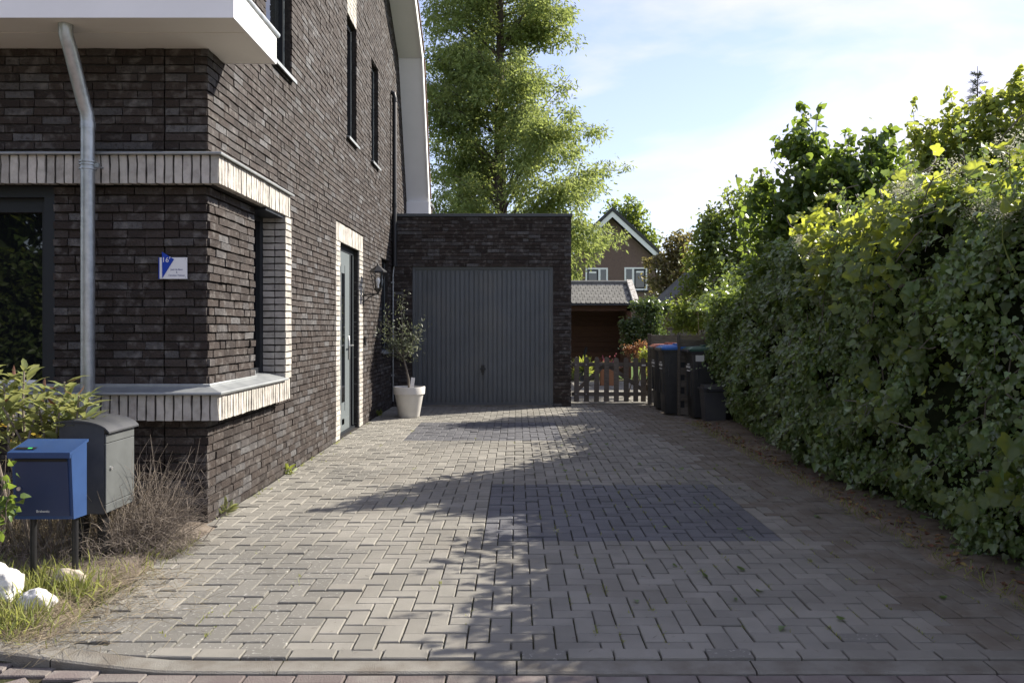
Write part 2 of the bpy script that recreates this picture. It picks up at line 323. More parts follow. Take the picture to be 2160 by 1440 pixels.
# ------------------------------------------------------------------ pieces (bricks, pavers): the largest in view as objects, the rest joined
_tm = {}
def brick_tmpl(L, H, D, v, j=.0016):
    key = ('b', round(L, 3), round(H, 3), round(D, 3), v)
    if key not in _tm:
        r = random.Random(hash(key[1:]) % 99991); nx = 4 if L > .15 else 3; nzz = 2
        if H > .15: nx, nzz = 2, 4
        Fv = []
        for b in range(nzz):
            for a in range(nx):
                Fv.append((-L / 2 + L * a / (nx - 1) + r.uniform(-j, j) * 1.3, r.uniform(-j, j) * 1.5, -H / 2 + H * b / (nzz - 1) + r.uniform(-j, j) * 1.3))
        g = lambda a, b: b * nx + a
        Q = [(g(a, b), g(a + 1, b), g(a + 1, b + 1), g(a, b + 1)) for b in range(nzz - 1) for a in range(nx - 1)]
        ring = [g(a, 0) for a in range(nx)] + [g(nx - 1, b) for b in range(1, nzz)] + [g(a, nzz - 1) for a in range(nx - 2, -1, -1)] + [g(0, b) for b in range(nzz - 2, 0, -1)]
        base = len(Fv); V = Fv + [(Fv[i][0], D, Fv[i][2]) for i in ring]; n = len(ring)
        for i in range(n):
            k = (i + 1) % n; Q.append((ring[i], base + i, base + k, ring[k]))
        _tm[key] = (key, np.array(V), Q)
    return _tm[key]
def paver_tmpl(L, W, D=.06, v=0):
    key = ('p', round(L, 3), round(W, 3), v)
    if key not in _tm:
        r = random.Random(hash(key[1:]) % 9973); c = .0045; V = []
        for (s, z) in ((0, -D), (0, -c), (c, 0)):
            for sx, sy in ((-1, -1), (1, -1), (1, 1), (-1, 1)): V.append((sx * (L / 2 - s) + r.uniform(-.0008, .0008), sy * (W / 2 - s) + r.uniform(-.0008, .0008), z))
        Q = [(8, 9, 10, 11)]
        for k in (0, 4):
            for i in range(4): j = (i + 1) % 4; Q.append((k + i, k + j, k + 4 + j, k + 4 + i))
        _tm[key] = (key, np.array(V), Q)
    return _tm[key]
_me = {}
def place(items, name, stuff_name, parent, m, nmax=300, area=None):
    """items: (template, location, euler). Largest nmax in the photo become objects; the rest one joined part."""
    if not items: return
    loc = np.array([i[1] for i in items]); ar = np.array(area) if area is not None else np.ones(len(items))
    vis = inframe(loc, 30); key = np.where(vis, ar / np.maximum(loc[:, 1], .5) ** 2, -1)
    order = np.argsort(-key); big = set(int(i) for i in order[:nmax] if key[i] > 0)
    Vs = []; Fs = []; rv = []; nv = 0
    for i, (t, l, e) in enumerate(items):
        k, V, Q = t
        if i in big:
            kk = (k, m.name)
            if kk not in _me:
                me = bpy.data.meshes.new(name); me.from_pydata(V.tolist(), [], Q); me.materials.append(m); _me[kk] = me
            o = bpy.data.objects.new(name, _me[kk]); link(o, parent); o.location = l; o.rotation_euler = e
        else:
            A = np.array(Euler(e).to_matrix()); Vs.append(V @ A.T + np.array(l)); Fs += [tuple(a + nv for a in q) for q in Q]; nv += len(V); rv += [R.random()] * len(V)
    if Vs:
        o = mesh_obj(stuff_name, np.vstack(Vs), Fs, m, parent, rv=rv); o['kind'] = 'stuff'
# ================================================================== GROUND, DRIVEWAY, ROAD
g = MB(); g.add([(-300, -300, -.09), (300, -300, -.09), (300, 600, -.09), (-300, 600, -.09)], [(0, 1, 2, 3)]); g.build('ground', mt['lawn'])['kind'] = 'structure'
def sheet(name, x0, x1, y0, y1, nx, ny, zf, m, kind='structure'):
    xs = np.linspace(x0, x1, nx); ys = np.linspace(y0, y1, ny); V = [(x, y, zf(x, y)) for y in ys for x in xs]
    Q = np.array([(j * nx + i, j * nx + i + 1, (j + 1) * nx + i + 1, (j + 1) * nx + i) for j in range(ny - 1) for i in range(nx - 1)])
    o = mesh_obj(name, V, Q, m, None, True); o['kind'] = kind; return o
U = .1005; DX0, DX1, DY0 = -2.15, 2.53, 3.555
def kerb_y(x): return 3.375 + .11 * max(0, -1.2 - x) ** 2
drive = sheet('driveway', -2.236, 3.6, 3.435, 15.2, 3, 3, lambda x, y: -.014, mt['joint'])
def in_drive(x, y):
    if y < 5.85: x0 = -2.16 + .05 * math.sin(y * 5)
    else: x0 = -2.225
    x1 = 2.58 if y < 11.6 else 3.5
    return x0 < x < x1 and y < 14.9 and not (y > 14.36 and x < .98)
PATCH = [(-.227, -.227 + 20 * U, 5.33, 5.33 + 19 * U), (-1.45, -1.45 + 20 * U, 10.05, 10.05 + 19 * U)]
def patch_of(x, y):
    for k, (a, b, c, d) in enumerate(PATCH):
        if a < x < b and c < y < d: return k
    return -1
it = {k: [] for k in ('paver', 'dark_paver', 'lichen_paver', 'dirty_paver')}; ar = {k: [] for k in it}
X00 = PATCH[0][0] - 24 * U; Y00 = PATCH[0][2] - 18 * U
cell = {}
NI, NJ = 64, 118
def okc(i, j, ph):
    x = X00 + (i + .5) * U; y = Y00 + (j + .5) * U
    return in_drive(x, y) and y > DY0 - .03 + .11 * max(0, -1.2 - x) ** 2 and patch_of(x, y) == ph
def add_pv(x, y, L, W, k):
    e = (R.gauss(0, .0075), R.gauss(0, .0075), (0 if L >= W else math.pi / 2) + R.gauss(0, .006)); l, w = max(L, W), min(L, W); kind = 'dark_paver' if k >= 0 else 'paver'
    if kind == 'paver':
        lich = noise.noise(Vector((x * .9, y * .9, 3.3))) + (.38 if x < -1.0 and y < 5.2 else -.12)
        if lich > .32 or R.random() < .012: kind = 'lichen_paver'
        if x > 1.98 + .28 * noise.noise(Vector((x, y * .9, 8))) + R.gauss(0, .06) - .12 * max(0, y - 9): kind = 'dirty_paver'
    it[kind].append((paver_tmpl(l - .0065, w - .0065, .06, R.randrange(4)), (x, y, R.gauss(0, .0024)), e)); ar[kind].append(l * w)
for j in range(NJ):
    for i in range(NI):
        x = X00 + (i + .5) * U; y = Y00 + (j + .5) * U; k = patch_of(x, y)
        if not okc(i, j, k): continue
        q = (i - j) % 4
        if q == 0:
            if okc(i + 1, j, k): add_pv(x + U / 2, y, 2 * U, U, k)
            else: add_pv(x, y, U, U, k)
        elif q == 1:
            if not okc(i - 1, j, k): add_pv(x, y, U, U, k)
        elif q == 3:
            if okc(i, j + 1, k): add_pv(x, y + U / 2, U, 2 * U, k)
            else: add_pv(x, y, U, U, k)
        elif q == 2:
            if not okc(i, j - 1, k): add_pv(x, y, U, U, k)
x = -2.5
while x < 3.0:                                       # edge course along the kerb
    yy = kerb_y(x) + .12; sl_ = (kerb_y(x + .1) - kerb_y(x - .1)) / .2
    kk = 'lichen_paver' if x < -1.5 or R.random() < .1 else 'paver'
    it[kk].append((paver_tmpl(2 * U - .007, U - .006, .06, R.randrange(4)), (x, yy, R.gauss(.001, .002)), (R.gauss(0, .005), R.gauss(0, .005), math.atan(sl_)))); ar[kk].append(2 * U * U); x += 2 * U + .0005
place(it['paver'], 'paver', 'paving', drive, mt['paver'], 240, ar['paver'])
place(it['dark_paver'], 'dark_paver', 'dark_paving', drive, mt['dark_paver'], 90, ar['dark_paver'])
place(it['dirty_paver'], 'dirty_paver', 'dirty_paving', drive, mt['dirty_paver'], 60, ar['dirty_paver'])
place(it['lichen_paver'], 'lichen_paver', 'lichen_paving', drive, mt['lichen_paver'], 60, ar['lichen_paver'])
kerb = sheet('kerb', -6, 6, 3.2, 3.5, 40, 2, lambda x, y: -.050, mt['joint'])
xs = [-3.9, -2.95, -1.98, -1.0, 0.0, 1.0, 2.0, 3.0, 4.0]
for a, b in zip(xs[:-1], xs[1:]):
    m_ = MB(); n = 8
    for k in range(n):
        u0 = a + .004 + (b - a - .008) * k / n; u1 = a + .004 + (b - a - .008) * (k + 1) / n
        for (u, v) in ((u0, u1),):
            y0, y1 = kerb_y(u), kerb_y(v); rs0, rs1 = [.035 * max(0, min(1, (-1.5 - q) / .6)) for q in (u, v)]
            pr = [(-.042, -.14, 0), (-.042, -.020, 1), (-.032, -.013, 1), (.062, -.009, 1), (.062, -.14, 0)]
            m_.add([(u, y0 + p, z + rs0 * q) for p, z, q in pr] + [(v, y1 + p, z + rs1 * q) for p, z, q in pr], [(i, i + 1, i + 6, i + 5) for i in range(4)] + ([(0, 1, 2, 3, 4)] if k == 0 else []) + ([(9, 8, 7, 6, 5)] if k == n - 1 else []))
    m_.build('kerb_stone', mt['kerb'], kerb)
mt['road'] = M('road_surface', (.20, .145, .125), (.16, .12, .105), ns=9, rough=.9, bump=.5, bs=60, spec=.2)
road = sheet('road', -40, 40, -12, 3.32, 3, 3, lambda x, y: -.036, mt['joint'])
sheet('road_beyond', -40, 40, -12, 2.3, 3, 3, lambda x, y: -.024, mt['road'])
rit = []
x = -3.3
while x < 3.6:
    rit.append((paver_tmpl(.200, .083, .05, R.randrange(4)), (x, kerb_y(x) - .092, -.022 + R.gauss(0, .002)), (R.gauss(0, .006), R.gauss(0, .006), R.gauss(0, .008)))); x += .2075
c45 = math.cos(rad(45)); W = .0925
for i in range(-60, 60):
    for j in range(-60, 60):
        q = (i - j) % 4
        if q not in (0, 3): continue
        cx, cy = ((i + 1) * W, (j + .5) * W) if q == 0 else ((i + .5) * W, (j + 1) * W)
        X = (cx - cy) * c45; Y = (cx + cy) * c45 + 2.2
        if -2.9 < X < 3.3 and 2.3 < Y < kerb_y(X) - .175: rit.append((paver_tmpl(2 * W - .008, W - .008, .05, R.randrange(4)), (X, Y, -.022 + R.gauss(0, .0025)), (R.gauss(0, .006), R.gauss(0, .006), rad(45 if q == 0 else 135))))
place(rit, 'road_brick', 'road_paving', road, mt['road_brick'], 200)
# soil: garden bed in front of the house, strip under the hedge, back garden
def nz2(x, y, s=1.0): return noise.noise(Vector((x * s, y * s, 1.7)))
def bed_z(x, y):
    e = max(0.0, min(1.0, (-2.10 + .06 * math.sin(y * 7) - x) / .25)); f = max(0., min(1., (y - kerb_y(x) - .02) / .2))
    return -.035 + .065 * e * f + .014 * nz2(x, y, 4) * e + .02 * nz2(x, y, 1.2) * e
sheet('garden_bed', -7, -1.98, 3.40, 5.9, 120, 60, bed_z, mt['soil'])
def strip_z(x, y):
    e = max(0., min(1., (x - 2.46 - .06 * nz2(x, y, 2)) / .12)); return -.03 + .045 * e + .012 * nz2(x, y, 5) * e + .03 * max(0, x - 2.6)
sheet('soil_strip', 2.40, 4.4, 3.42, 12.2, 50, 180, strip_z, mt['soil'])
patio = sheet('patio', .98, 6, 14.6, 22, 3, 3, lambda x, y: -.004, mt['joint'])
pit = [(paver_tmpl(.392, .392, .04, 0), (.98 + .2 + .4 * i, 15.15 + .4 * j, .01 + R.gauss(0, .001)), (0, 0, 0)) for i in range(8) for j in range(15)]
place(pit, 'flagstone', 'flagstones', patio, mt['paver'], 120)
# ================================================================== HOUSE
WX, WY = -2.237, 5.80; BX, BY = -2.107, 5.67      # side wall, front wall, projecting bands
house = thing('house', 'dark brick house with cream banded corner window and grey front door', 'house', (WX, WY, 0))
house.location = (0, 0, 0)
COURSE = .0625
items = []; areas = []; citems = []; careas = []
GABLE = [(16.25, 3.96), (15.12, 6.49), (11.0, 8.95), (6.3, 6.15), (5.78, 5.84)]
def gable_top(y):
    p = GABLE[::-1]
    for (a, b) in zip(p[:-1], p[1:]):
        if a[0] <= y <= b[0]: return a[1] + (b[1] - a[1]) * (y - a[0]) / (b[0] - a[0])
    return 0
def course_runs(u0, u1, holes):
    runs = [(u0, u1)]
    for a, b in holes:
        out = []
        for s, e in runs:
            if b <= s or a >= e: out.append((s, e)); continue
            if a > s: out.append((s, a))
            if b < e: out.append((b, e))
        runs = out
    return runs
def lay(axis, plane, u0, u1, z0, z1, holes=(), proud=0.0, lst=None, al=None, cut=None, alt=0.0, D=.05, nrm=1, jit=.0022, seams=(), gz=.0125):
    """lay wild-bond courses; axis 'side': u = Y, faces +X; 'front': u = X, faces -Y"""
    lst = items if lst is None else lst; al = areas if al is None else al
    n = int(round((z1 - z0) / COURSE)); ch = (z1 - z0) / n
    for c in range(n):
        za, zb = z0 + c * ch, z0 + (c + 1) * ch; zc = (za + zb) / 2
        hs = [(a, b) for a, b, c0, c1 in holes if c0 - .001 < zc < c1 + .001] + [(s - .002, s + .002) for s in seams]
        if cut: hs = hs + cut(zc)
        for s, e in course_runs(u0, u1, hs):
            u = s; first = True
            while e - u > .012:
                L = R.choice([.214, .214, .214, .105]) if not first else R.choice([.214, .105, .16])
                if axis == 'hdr': L = .105
                first = False
                if e - u - L < .06: L = e - u if e - u < .225 else (e - u) / 2
                d = proud + (alt if c % 2 else 0) + R.gauss(0, jit)
                Lq = round(L - .0065, 2) if L not in (.214, .105) else L - .0065
                t = brick_tmpl(Lq, ch - gz, D, R.randrange(5))
                um = u + L / 2; zz = zc + R.gauss(0, .0008)
                if axis == 'front': l = (um, plane - d, zz); e_ = (0, R.gauss(0, .003), R.gauss(0, .004))
                else: l = (plane + d, um, zz); e_ = (0, R.gauss(0, .003), math.pi / 2 + R.gauss(0, .004))
                lst.append((t, l, e_)); al.append(Lq * ch * (.8 if axis == 'front' else .8 * abs(l[0]) / max(1, l[1]))); u += L
# --- openings in the side wall (y0, y1, z0, z1)
O_BAY = (6.81, 7.50, .945, 2.435); O_DOOR = (10.16, 11.39, 0, 2.50); O_W2 = (10.56, 11.19, 3.93, 5.56); O_W3 = (12.32, 12.95, 3.97, 5.56); O_LOW = (13.27, 14.02, 1.0, 2.56); O_UP = (7.16, 7.97, 3.87, 5.9)
SURR = [(9.92, 11.66, 0, 2.735)]; LINT2 = (10.56, 11.19, 5.56, 6.3)
allh = [O_BAY, O_W2, O_W3, O_LOW, O_UP, LINT2] + SURR + [(5.7, 6.14, 3.435, 3.66)]
core_holes = [O_BAY, O_DOOR, O_W2, O_W3, O_LOW, O_UP]
# side wall core with recesses: built from vertical strips
def core_strips(name, x_out, thick, y0, y1, zt, holes, m):
    ys = sorted(set([y0, y1] + [h for o in holes for h in (o[0], o[1]) if y0 < h < y1])); mb = MB()
    yy = []
    for a, b in zip(ys[:-1], ys[1:]):
        k = max(1, int((b - a) / .5)); yy += [a + (b - a) * i / k for i in range(k)]
    yy.append(ys[-1])
    for a, b in zip(yy[:-1], yy[1:]):
        mid = (a + b) / 2; segs = [(-.05, None)]
        zs = sorted([(o[2], o[3]) for o in holes if o[0] < mid < o[1]])
        cur = -.05; out = []
        for s, e in zs:
            if s > cur: out.append((cur, s, s))
            cur = e
        out.append((cur, zt(a), zt(b)))
        for s, ea, eb in out:
            if max(ea, eb) - s < .01: continue
            V = [(x_out - thick, a, s), (x_out, a, s), (x_out, b, s), (x_out - thick, b, s), (x_out - thick, a, ea), (x_out, a, ea), (x_out, b, eb), (x_out - thick, b, eb)]
            mb.add(V, [(0, 3, 2, 1), (4, 5, 6, 7), (0, 1, 5, 4), (1, 2, 6, 5), (2, 3, 7, 6), (3, 0, 4, 7)])
    return mb.build(name, m, house)
wall = core_strips('wall', WX - .02, .30, WY + .013, 16.2, lambda y: gable_top(y) - .01, core_holes, mt['mortar'])
def gcut(z):
    out = []
    lo_, hi_ = 5.8, 16.2
    ys = np.linspace(5.8, 16.2, 209); bad = [y for y in ys if gable_top(y) < z + .03]
    r = [y for y in bad if y > 11]; l = [y for y in bad if y < 11]
    if r: out.append((min(r), 17))
    if l: out.append((5, max(l)))
    return out
lay('side', WX, WY, 16.2, 0, .755, allh); lay('side', WX, WY, 6.81, .945, 2.435, [], alt=.013, jit=.003, gz=.012)
lay('side', WX, 7.5, 16.2, .755, 2.63, allh); lay('side', WX, 5.8, 7.5, 2.64, 3.44, allh); lay('side', WX, 7.5, 16.2, 2.63, 3.44, allh); lay('side', WX, 5.8, 16.2, 3.44, 8.2, allh, cut=gcut)
# --- front wall
fr = MB(); fr.box(-6.5, WX - .313, WY + .013, WY + .3, -.05, .80); fr.box(-3.36, WX - .313, WY + .013, WY + .3, .80, 2.5); fr.box(-6.5, WX - .313, WY + .013, WY + .3, 2.5, 5.7)
fr.build('front_wall', mt['mortar'], house)
lay('front', WY, -5.2, WX, 0, .755, seams=(-2.55,)); lay('front', WY, -3.35, WX, .945, 2.435, alt=.013, jit=.003, seams=(-2.55,), gz=.012); lay('front', WY, -5.2, WX, 2.64, 3.44, seams=(-2.55,)); lay('front', WY, -5.2, WX, 3.68, 5.68)
place(items, 'brick', 'brickwork', wall, mt['brick'], 300, areas)
# --- projecting bands: core, soldier bricks, metal capping
for nm, z0, z1 in (('lintel_band', 2.437, 2.640), ('sill_band', .757, .945)):
    mb = MB(); mb.box(-6.5, BX - .012, BY + .012, WY + .02, z0 + .006, z1 - .004); mb.box(WX - .02, BX - .012, WY + .021, 7.49, z0 + .006, z1 - .004); core = mb.build(nm, mt['mortar'], house)
    its = []; ars = []; hz = z1 - z0 - .004; z = (z0 + z1) / 2; p = .0645
    x = BX - p / 2
    while x > -4.6:
        its.append((brick_tmpl(.0505, hz, .06, R.randrange(6), .0022), (x, BY + R.gauss(0, .002), z), (0, R.gauss(0, .006), 0))); ars.append(1); x -= p
    y = BY + .029
    while y < 7.48:
        its.append((brick_tmpl(.045, hz, .06, R.randrange(6), .0022), (BX + R.gauss(0, .0015), y, z), (0, R.gauss(0, .006), math.pi / 2))); ars.append(.8); y += .0575
    place(its, 'soldier_brick', 'soldier_bricks', core, mt['cream_brick'], 150, ars)
    # capping: sloping metal with a rounded nose
    cap = MB(); ov = .022; t = .012
    zi = z1 + (.055 if nm == 'sill_band' else .035)
    def cap_run(p0, p1, q0, q1):
        """inner edge p0-p1 (z=zi), outer edge q0-q1 (z=z1+t)"""
        cap.add([(*p0, zi), (*p1, zi), (*q1, z1 + t), (*q0, z1 + t), (*p0, zi - .02), (*p1, zi - .02), (*q1, z1 + .001), (*q0, z1 + .001)], [(0, 1, 2, 3), (7, 6, 5, 4), (3, 2, 6, 7), (0, 3, 7, 4), (1, 5, 6, 2)])
    o = BX + ov; f = BY - ov
    cap_run((-6.5, WY - .004), (WX + .004, WY - .004), (-6.5, f), (o, f)); cap_run((WX + .004, WY - .004), (WX + .004, 7.49 if nm != 'sill_band' else 7.29), (o, f), (o, 7.49 if nm != 'sill_band' else 7.295))
    cap.tube([(-6.5, f, z1 + .006), (o, f, z1 + .006), (o, 7.49 if nm != 'sill_band' else 7.295, z1 + .006)], .011, 8)
    if nm == 'sill_band':
        cap.add([(-2.34, 6.81, zi + .012), (WX + .004, 6.81, zi), (WX + .004, 7.3, zi), (-2.34, 7.3, zi + .012)], [(0, 1, 2, 3)])
        cap.box(-6.5, WX + .022, WY - .028, WY - .012, zi - .012, zi + .012, .005); cap.box(WX + .012, WX + .028, WY - .028, 6.83, zi - .012, zi + .012, .005)
    cap.build('capping', mt['lead'], core, True)
# --- cream jamb of the corner window, cream surround of the door
sur = MB(); sur.box(WX - .09, BX - .012, 7.318, 7.478, .95, 2.432); jamb = sur.build('window_surround', mt['mortar'], house)
its = []; n = 24; ch = (2.432 - .948) / n
for c in range(n):
    z = .948 + (c + .5) * ch
    its.append((brick_tmpl(.19, ch - .013, .05, R.randrange(5)), (BX + R.gauss(0, .0015), 7.40, z), (0, R.gauss(0, .004), math.pi / 2)))
    for (a, b) in ((BX - .002, BX - .095), (BX - .103, BX - .205)):
        its.append((brick_tmpl(a - b, ch - .013, .05, R.randrange(5)), ((a + b) / 2, 7.303 + R.gauss(0, .001), z), (0, R.gauss(0, .004), 0)))
place(its, 'cream_brick', 'cream_bricks', jamb, mt['cream_brick'], 80)
its = []; dm = MB(); dm.box(WX - .09, WX - .011, 9.93, 10.15, 0, 2.73); dm.box(WX - .09, WX - .011, 11.40, 11.65, 0, 2.73); dm.box(WX - .09, WX - .011, 10.16, 11.39, 2.51, 2.73); door_sur = dm.build('door_surround', mt['mortar'], house)
nc = 40; ch = 2.5 / nc
for c in range(nc):
    z = (c + .5) * ch
    its.append((brick_tmpl(.235, ch - .011, .05, R.randrange(5)), (WX + R.gauss(0, .002), 10.04, z), (0, 0, math.pi / 2)))
    its.append((brick_tmpl(.26, ch - .011, .05, R.randrange(5)), (WX + R.gauss(0, .002), 11.525, z), (0, 0, math.pi / 2)))
    its.append((brick_tmpl(.073, ch - .011, .02, R.randrange(5)), (WX - .038, 11.392, z), (0, 0, 0)))
y = 9.95
while y < 11.65:
    its.append((brick_tmpl(.0505, .225, .05, R.randrange(6)), (WX + R.gauss(0, .002), y, 2.62), (0, 0, math.pi / 2))); y += .058
y = 10.59
place(its, 'cream_brick', 'cream_bricks', door_sur, mt['cream_brick'], 150)
lm = MB(); lm.box(WX - .09, WX - .011, 10.565, 11.185, 5.565, 6.295); l2 = lm.build('window_lintel', mt['mortar'], house)
its = []
for c in range(11):
    for k in range(3): its.append((brick_tmpl(.2, .055, .05, R.randrange(5)), (WX + R.gauss(0, .002), 10.57 + .1033 + .2067 * k, 5.60 + c * .0662), (0, 0, math.pi / 2)))
place(its, 'cream_brick', 'cream_bricks', l2, mt['cream_brick'], 40)
# --- windows (frame > pane, sill)
def side_window(y0, y1, z0, z1, sill=True, depth=.075, cream_soffit=False):
    x = WX - depth; f = .055; mb = MB()
    mb.box(x - .06, x, y0 - .02, y0 + f, z0, z1); mb.box(x - .06, x, y1 - f, y1 + .02, z0, z1); mb.box(x - .06, x, y0 + f, y1 - f, z1 - f, z1 + .01); mb.box(x - .06, x, y0 + f, y1 - f, z0, z0 + f)
    w = mb.build('window', mt['frame'], house)
    MB().box(x - .045, x - .035, y0 + f - .002, y1 - f + .002, z0 + f - .002, z1 - f + .002).build('pane', mt['glass'], w)
    lin = MB(); lin.box(x - .004, x + .008, y0 + f * .55, y0 + f * .85, z0 + .03, z1 - .03); lin.box(x - .004, x + .008, y1 - f * .75, y1 - f * .45, z0 + .03, z1 - .03); lin.build('frame_edge', mt['frame_light'], w)
    if sill:
        s = MB(); s.prism([(x - .02, z0 + .03), (WX + .045, z0 + .004), (WX + .045, z0 - .03), (WX + .036, z0 - .03), (WX + .036, z0 - .01), (x - .02, z0 + .012)], lambda a, b: (a, y0 - .03, b), lambda a, b: (a, y1 + .03, b)); s.build('sill', mt['lead'], w)
    return w
for o in (O_W2, O_W3, O_UP): side_window(*o)
side_window(O_LOW[0], O_LOW[1], O_LOW[2], O_LOW[3])
# window at the corner bay (side)
bw = MB(); x = -2.315; bw.box(x - .06, x, 6.76, 6.88, .98, 2.45); bw.box(x - .06, x, 7.22, 7.31, .98, 2.45); bw.box(x - .06, x, 6.88, 7.22, 2.37, 2.45); bw.box(x - .06, x, 6.88, 7.22, .98, 1.06); w = bw.build('window', mt['frame'], house)
MB().box(x - .045, x - .035, 6.878, 7.222, 1.058, 2.372).build('pane', mt['glass'], w); MB().box(x - .01, WX - .01, 6.78, 6.90, .985, 1.05, .004).build('sill', mt['lead'], w)
sf = MB(); sf.box(-2.36, BX - .02, 6.79, 7.32, 2.412, 2.4425); sf.build('window_head', mt['frame'], house)
# front window, left
fw = MB(); y = 5.90; fw.box(-3.42, -3.345, y - .10, y + .06, .95, 2.44); fw.box(-6.4, -3.42, y - .10, y + .06, 2.36, 2.44); fw.box(-6.4, -3.42, y - .04, y + .06, 2.26, 2.36); fw.box(-6.4, -3.42, y - .06, y + .06, .95, 1.02); fw.box(-3.47, -3.42, y - .04, y + .06, 1.02, 2.26); fw.box(-5.0, -4.93, y - .04, y + .06, 1.02, 2.26)
w = fw.build('window', mt['frame'], house); MB().box(-4.932, -3.468, y, y + .01, 1.018, 2.262).build('pane', mt['glass'], w); MB().box(-6.4, -4.998, y, y + .01, 1.018, 2.262).build('pane', mt['glass'], w)
MB().box(-6.4, -3.5, y - .075, y - .035, .985, 1.035, .005).build('sill', mt['white_edge'], w)
# --- front door
dx = WX - .078; db = MB(); db.box(dx - .06, dx, 10.16, 10.22, 0, 2.50); db.box(dx - .06, dx, 11.32, 11.39, 0, 2.50); db.box(dx - .06, dx, 10.22, 11.32, 2.43, 2.50); db.box(dx - .06, dx, 11.12, 11.18, .03, 2.43); db.box(dx - .06, dx + .02, 10.16, 11.39, -.03, .03)
dfr = db.build('door_frame', mt['frame'], house)
MB().box(dx - .04, dx - .03, 11.18, 11.32, .03, 2.43).build('side_pane', mt['glass'], dfr)
dl = MB(); dl.box(dx - .05, dx - .006, 10.225, 11.115, .035, 2.425); dl.box(dx - .006, dx + .0, 10.60, 10.76, .12, .20, .003); dl.box(dx - .006, dx + .0, 10.28, 11.06, .06, .20, .003); dl.box(dx - .006, dx, 10.56, 10.585, .30, 2.25, .003); dl.box(dx - .006, dx, 10.80, 10.825, .30, 2.25, .003)
door = dl.build('door', mt['frame_light'], house)
MB().box(dx - .007, dx - .002, 10.59, 10.795, .42, 2.14).build('door_glass', mt['glass'], door)
hd = MB(); hd.box(dx, dx + .012, 11.02, 11.065, .98, 1.30, .004); hd.tube([(dx + .01, 11.043, 1.17), (dx + .06, 11.043, 1.17), (dx + .06, 10.93, 1.17)], .011, 8); hd.build('handle', mt['alu'], door, True)
MB().box(dx - .002, dx + .004, 11.30, 11.318, .05, 2.42).build('frame_edge', mt['frame_light'], dfr)
# --- white canopy over the corner
cz0, cz1 = 3.435, 3.652
cb = MB(); cb.box(-6.5, -1.856, 5.232, 6.135, cz0 + .012, cz1 - .002); can = cb.build('canopy', mt['white'], house)
MB().box(-6.5, -1.844, 5.220, 5.232, cz0, cz1).build('front_panel', mt['white'], can); MB().box(-1.856, -1.844, 5.2325, 6.147, cz0, cz1).build('side_panel', mt['white'], can); MB().box(-6.5, -1.8565, 6.1355, 6.147, cz0, cz1).build('back_panel', mt['white'], can)
for a, b in ((5.236, 5.490), (5.500, 6.131)): MB().box(-6.5, -1.860, a, b, cz0 + .003, cz0 + .0118).build('soffit_panel', mt['soffit'], can)
MB().tube([(-6.5, 5.222, cz1 + .012), (-1.842, 5.222, cz1 + .012), (-1.842, 6.17, cz1 + .012)], .022, 10).build('edge_trim', mt['zinc'], can, True)
# --- downpipe
dp = MB(); dp.tube([(-2.985, 5.575, -.02), (-2.985, 5.575, 2.84), (-2.987, 5.565, 2.91), (-2.995, 5.54, 2.97), (-3.005, 5.385, 3.30), (-3.01, 5.35, 3.37), (-3.01, 5.345, 3.445)], .0455, 18); dpo = dp.build('downpipe', mt['zinc'], house, True)
br = MB()
for dz in (2.515, 2.545, 2.565): br.tube([(-2.985, 5.575, dz), (-2.985, 5.575, dz + .009)], .057, 18)
br.tube([(-2.985, 5.575, 2.50), (-2.985, 5.575, 2.585)], .0478, 18); br.box(-2.94, -2.905, 5.565, 5.585, 2.53, 2.56); br.box(-2.935, -2.925, 5.58, 5.68, 2.54, 2.55); br.build('bracket', mt['zinc'], dpo, True)
for z in (2.845, 3.30): pass
dpj = MB(); dpj.tube([(-2.985, 5.575, 2.80), (-2.985, 5.575, 2.845)], .0485, 18); dpj.tube([(-2.985, 5.575, .62), (-2.985, 5.575, .66)], .0485, 18); dpj.build('collar', mt['zinc'], dpo, True)
# --- roof: verge soffit, barge board, tiles, eaves box
VX = -1.79
roofm = MB(); pts = [(16.42, 3.58)] + GABLE + [(5.5, 5.67)]
def off(i, d):
    a = Vector(pts[max(i - 1, 0)]); b = Vector(pts[i]); c = Vector(pts[min(i + 1, len(pts) - 1)])
    t = ((b - a).normalized() if i > 0 else Vector((0, 0))) + ((c - b).normalized() if i < len(pts) - 1 else Vector((0, 0))); t.normalize(); return b + Vector((t.y, -t.x)) * d
for i in range(len(pts) - 1):
    a, b = off(i, .03), off(i + 1, .03); c, d = off(i, .22), off(i + 1, .22)
    roofm.add([(-6.5, *a), (VX, *a), (VX, *b), (-6.5, *b), (-6.5, *c), (VX, *c), (VX, *d), (-6.5, *d)], [(0, 1, 2, 3), (4, 7, 6, 5), (0, 4, 5, 1), (1, 5, 6, 2), (2, 6, 7, 3), (3, 7, 4, 0)])
roof = roofm.build('roof', mt['roof_dark'], house)
segs = [(0, 1), (1, 2), (2, 3)]
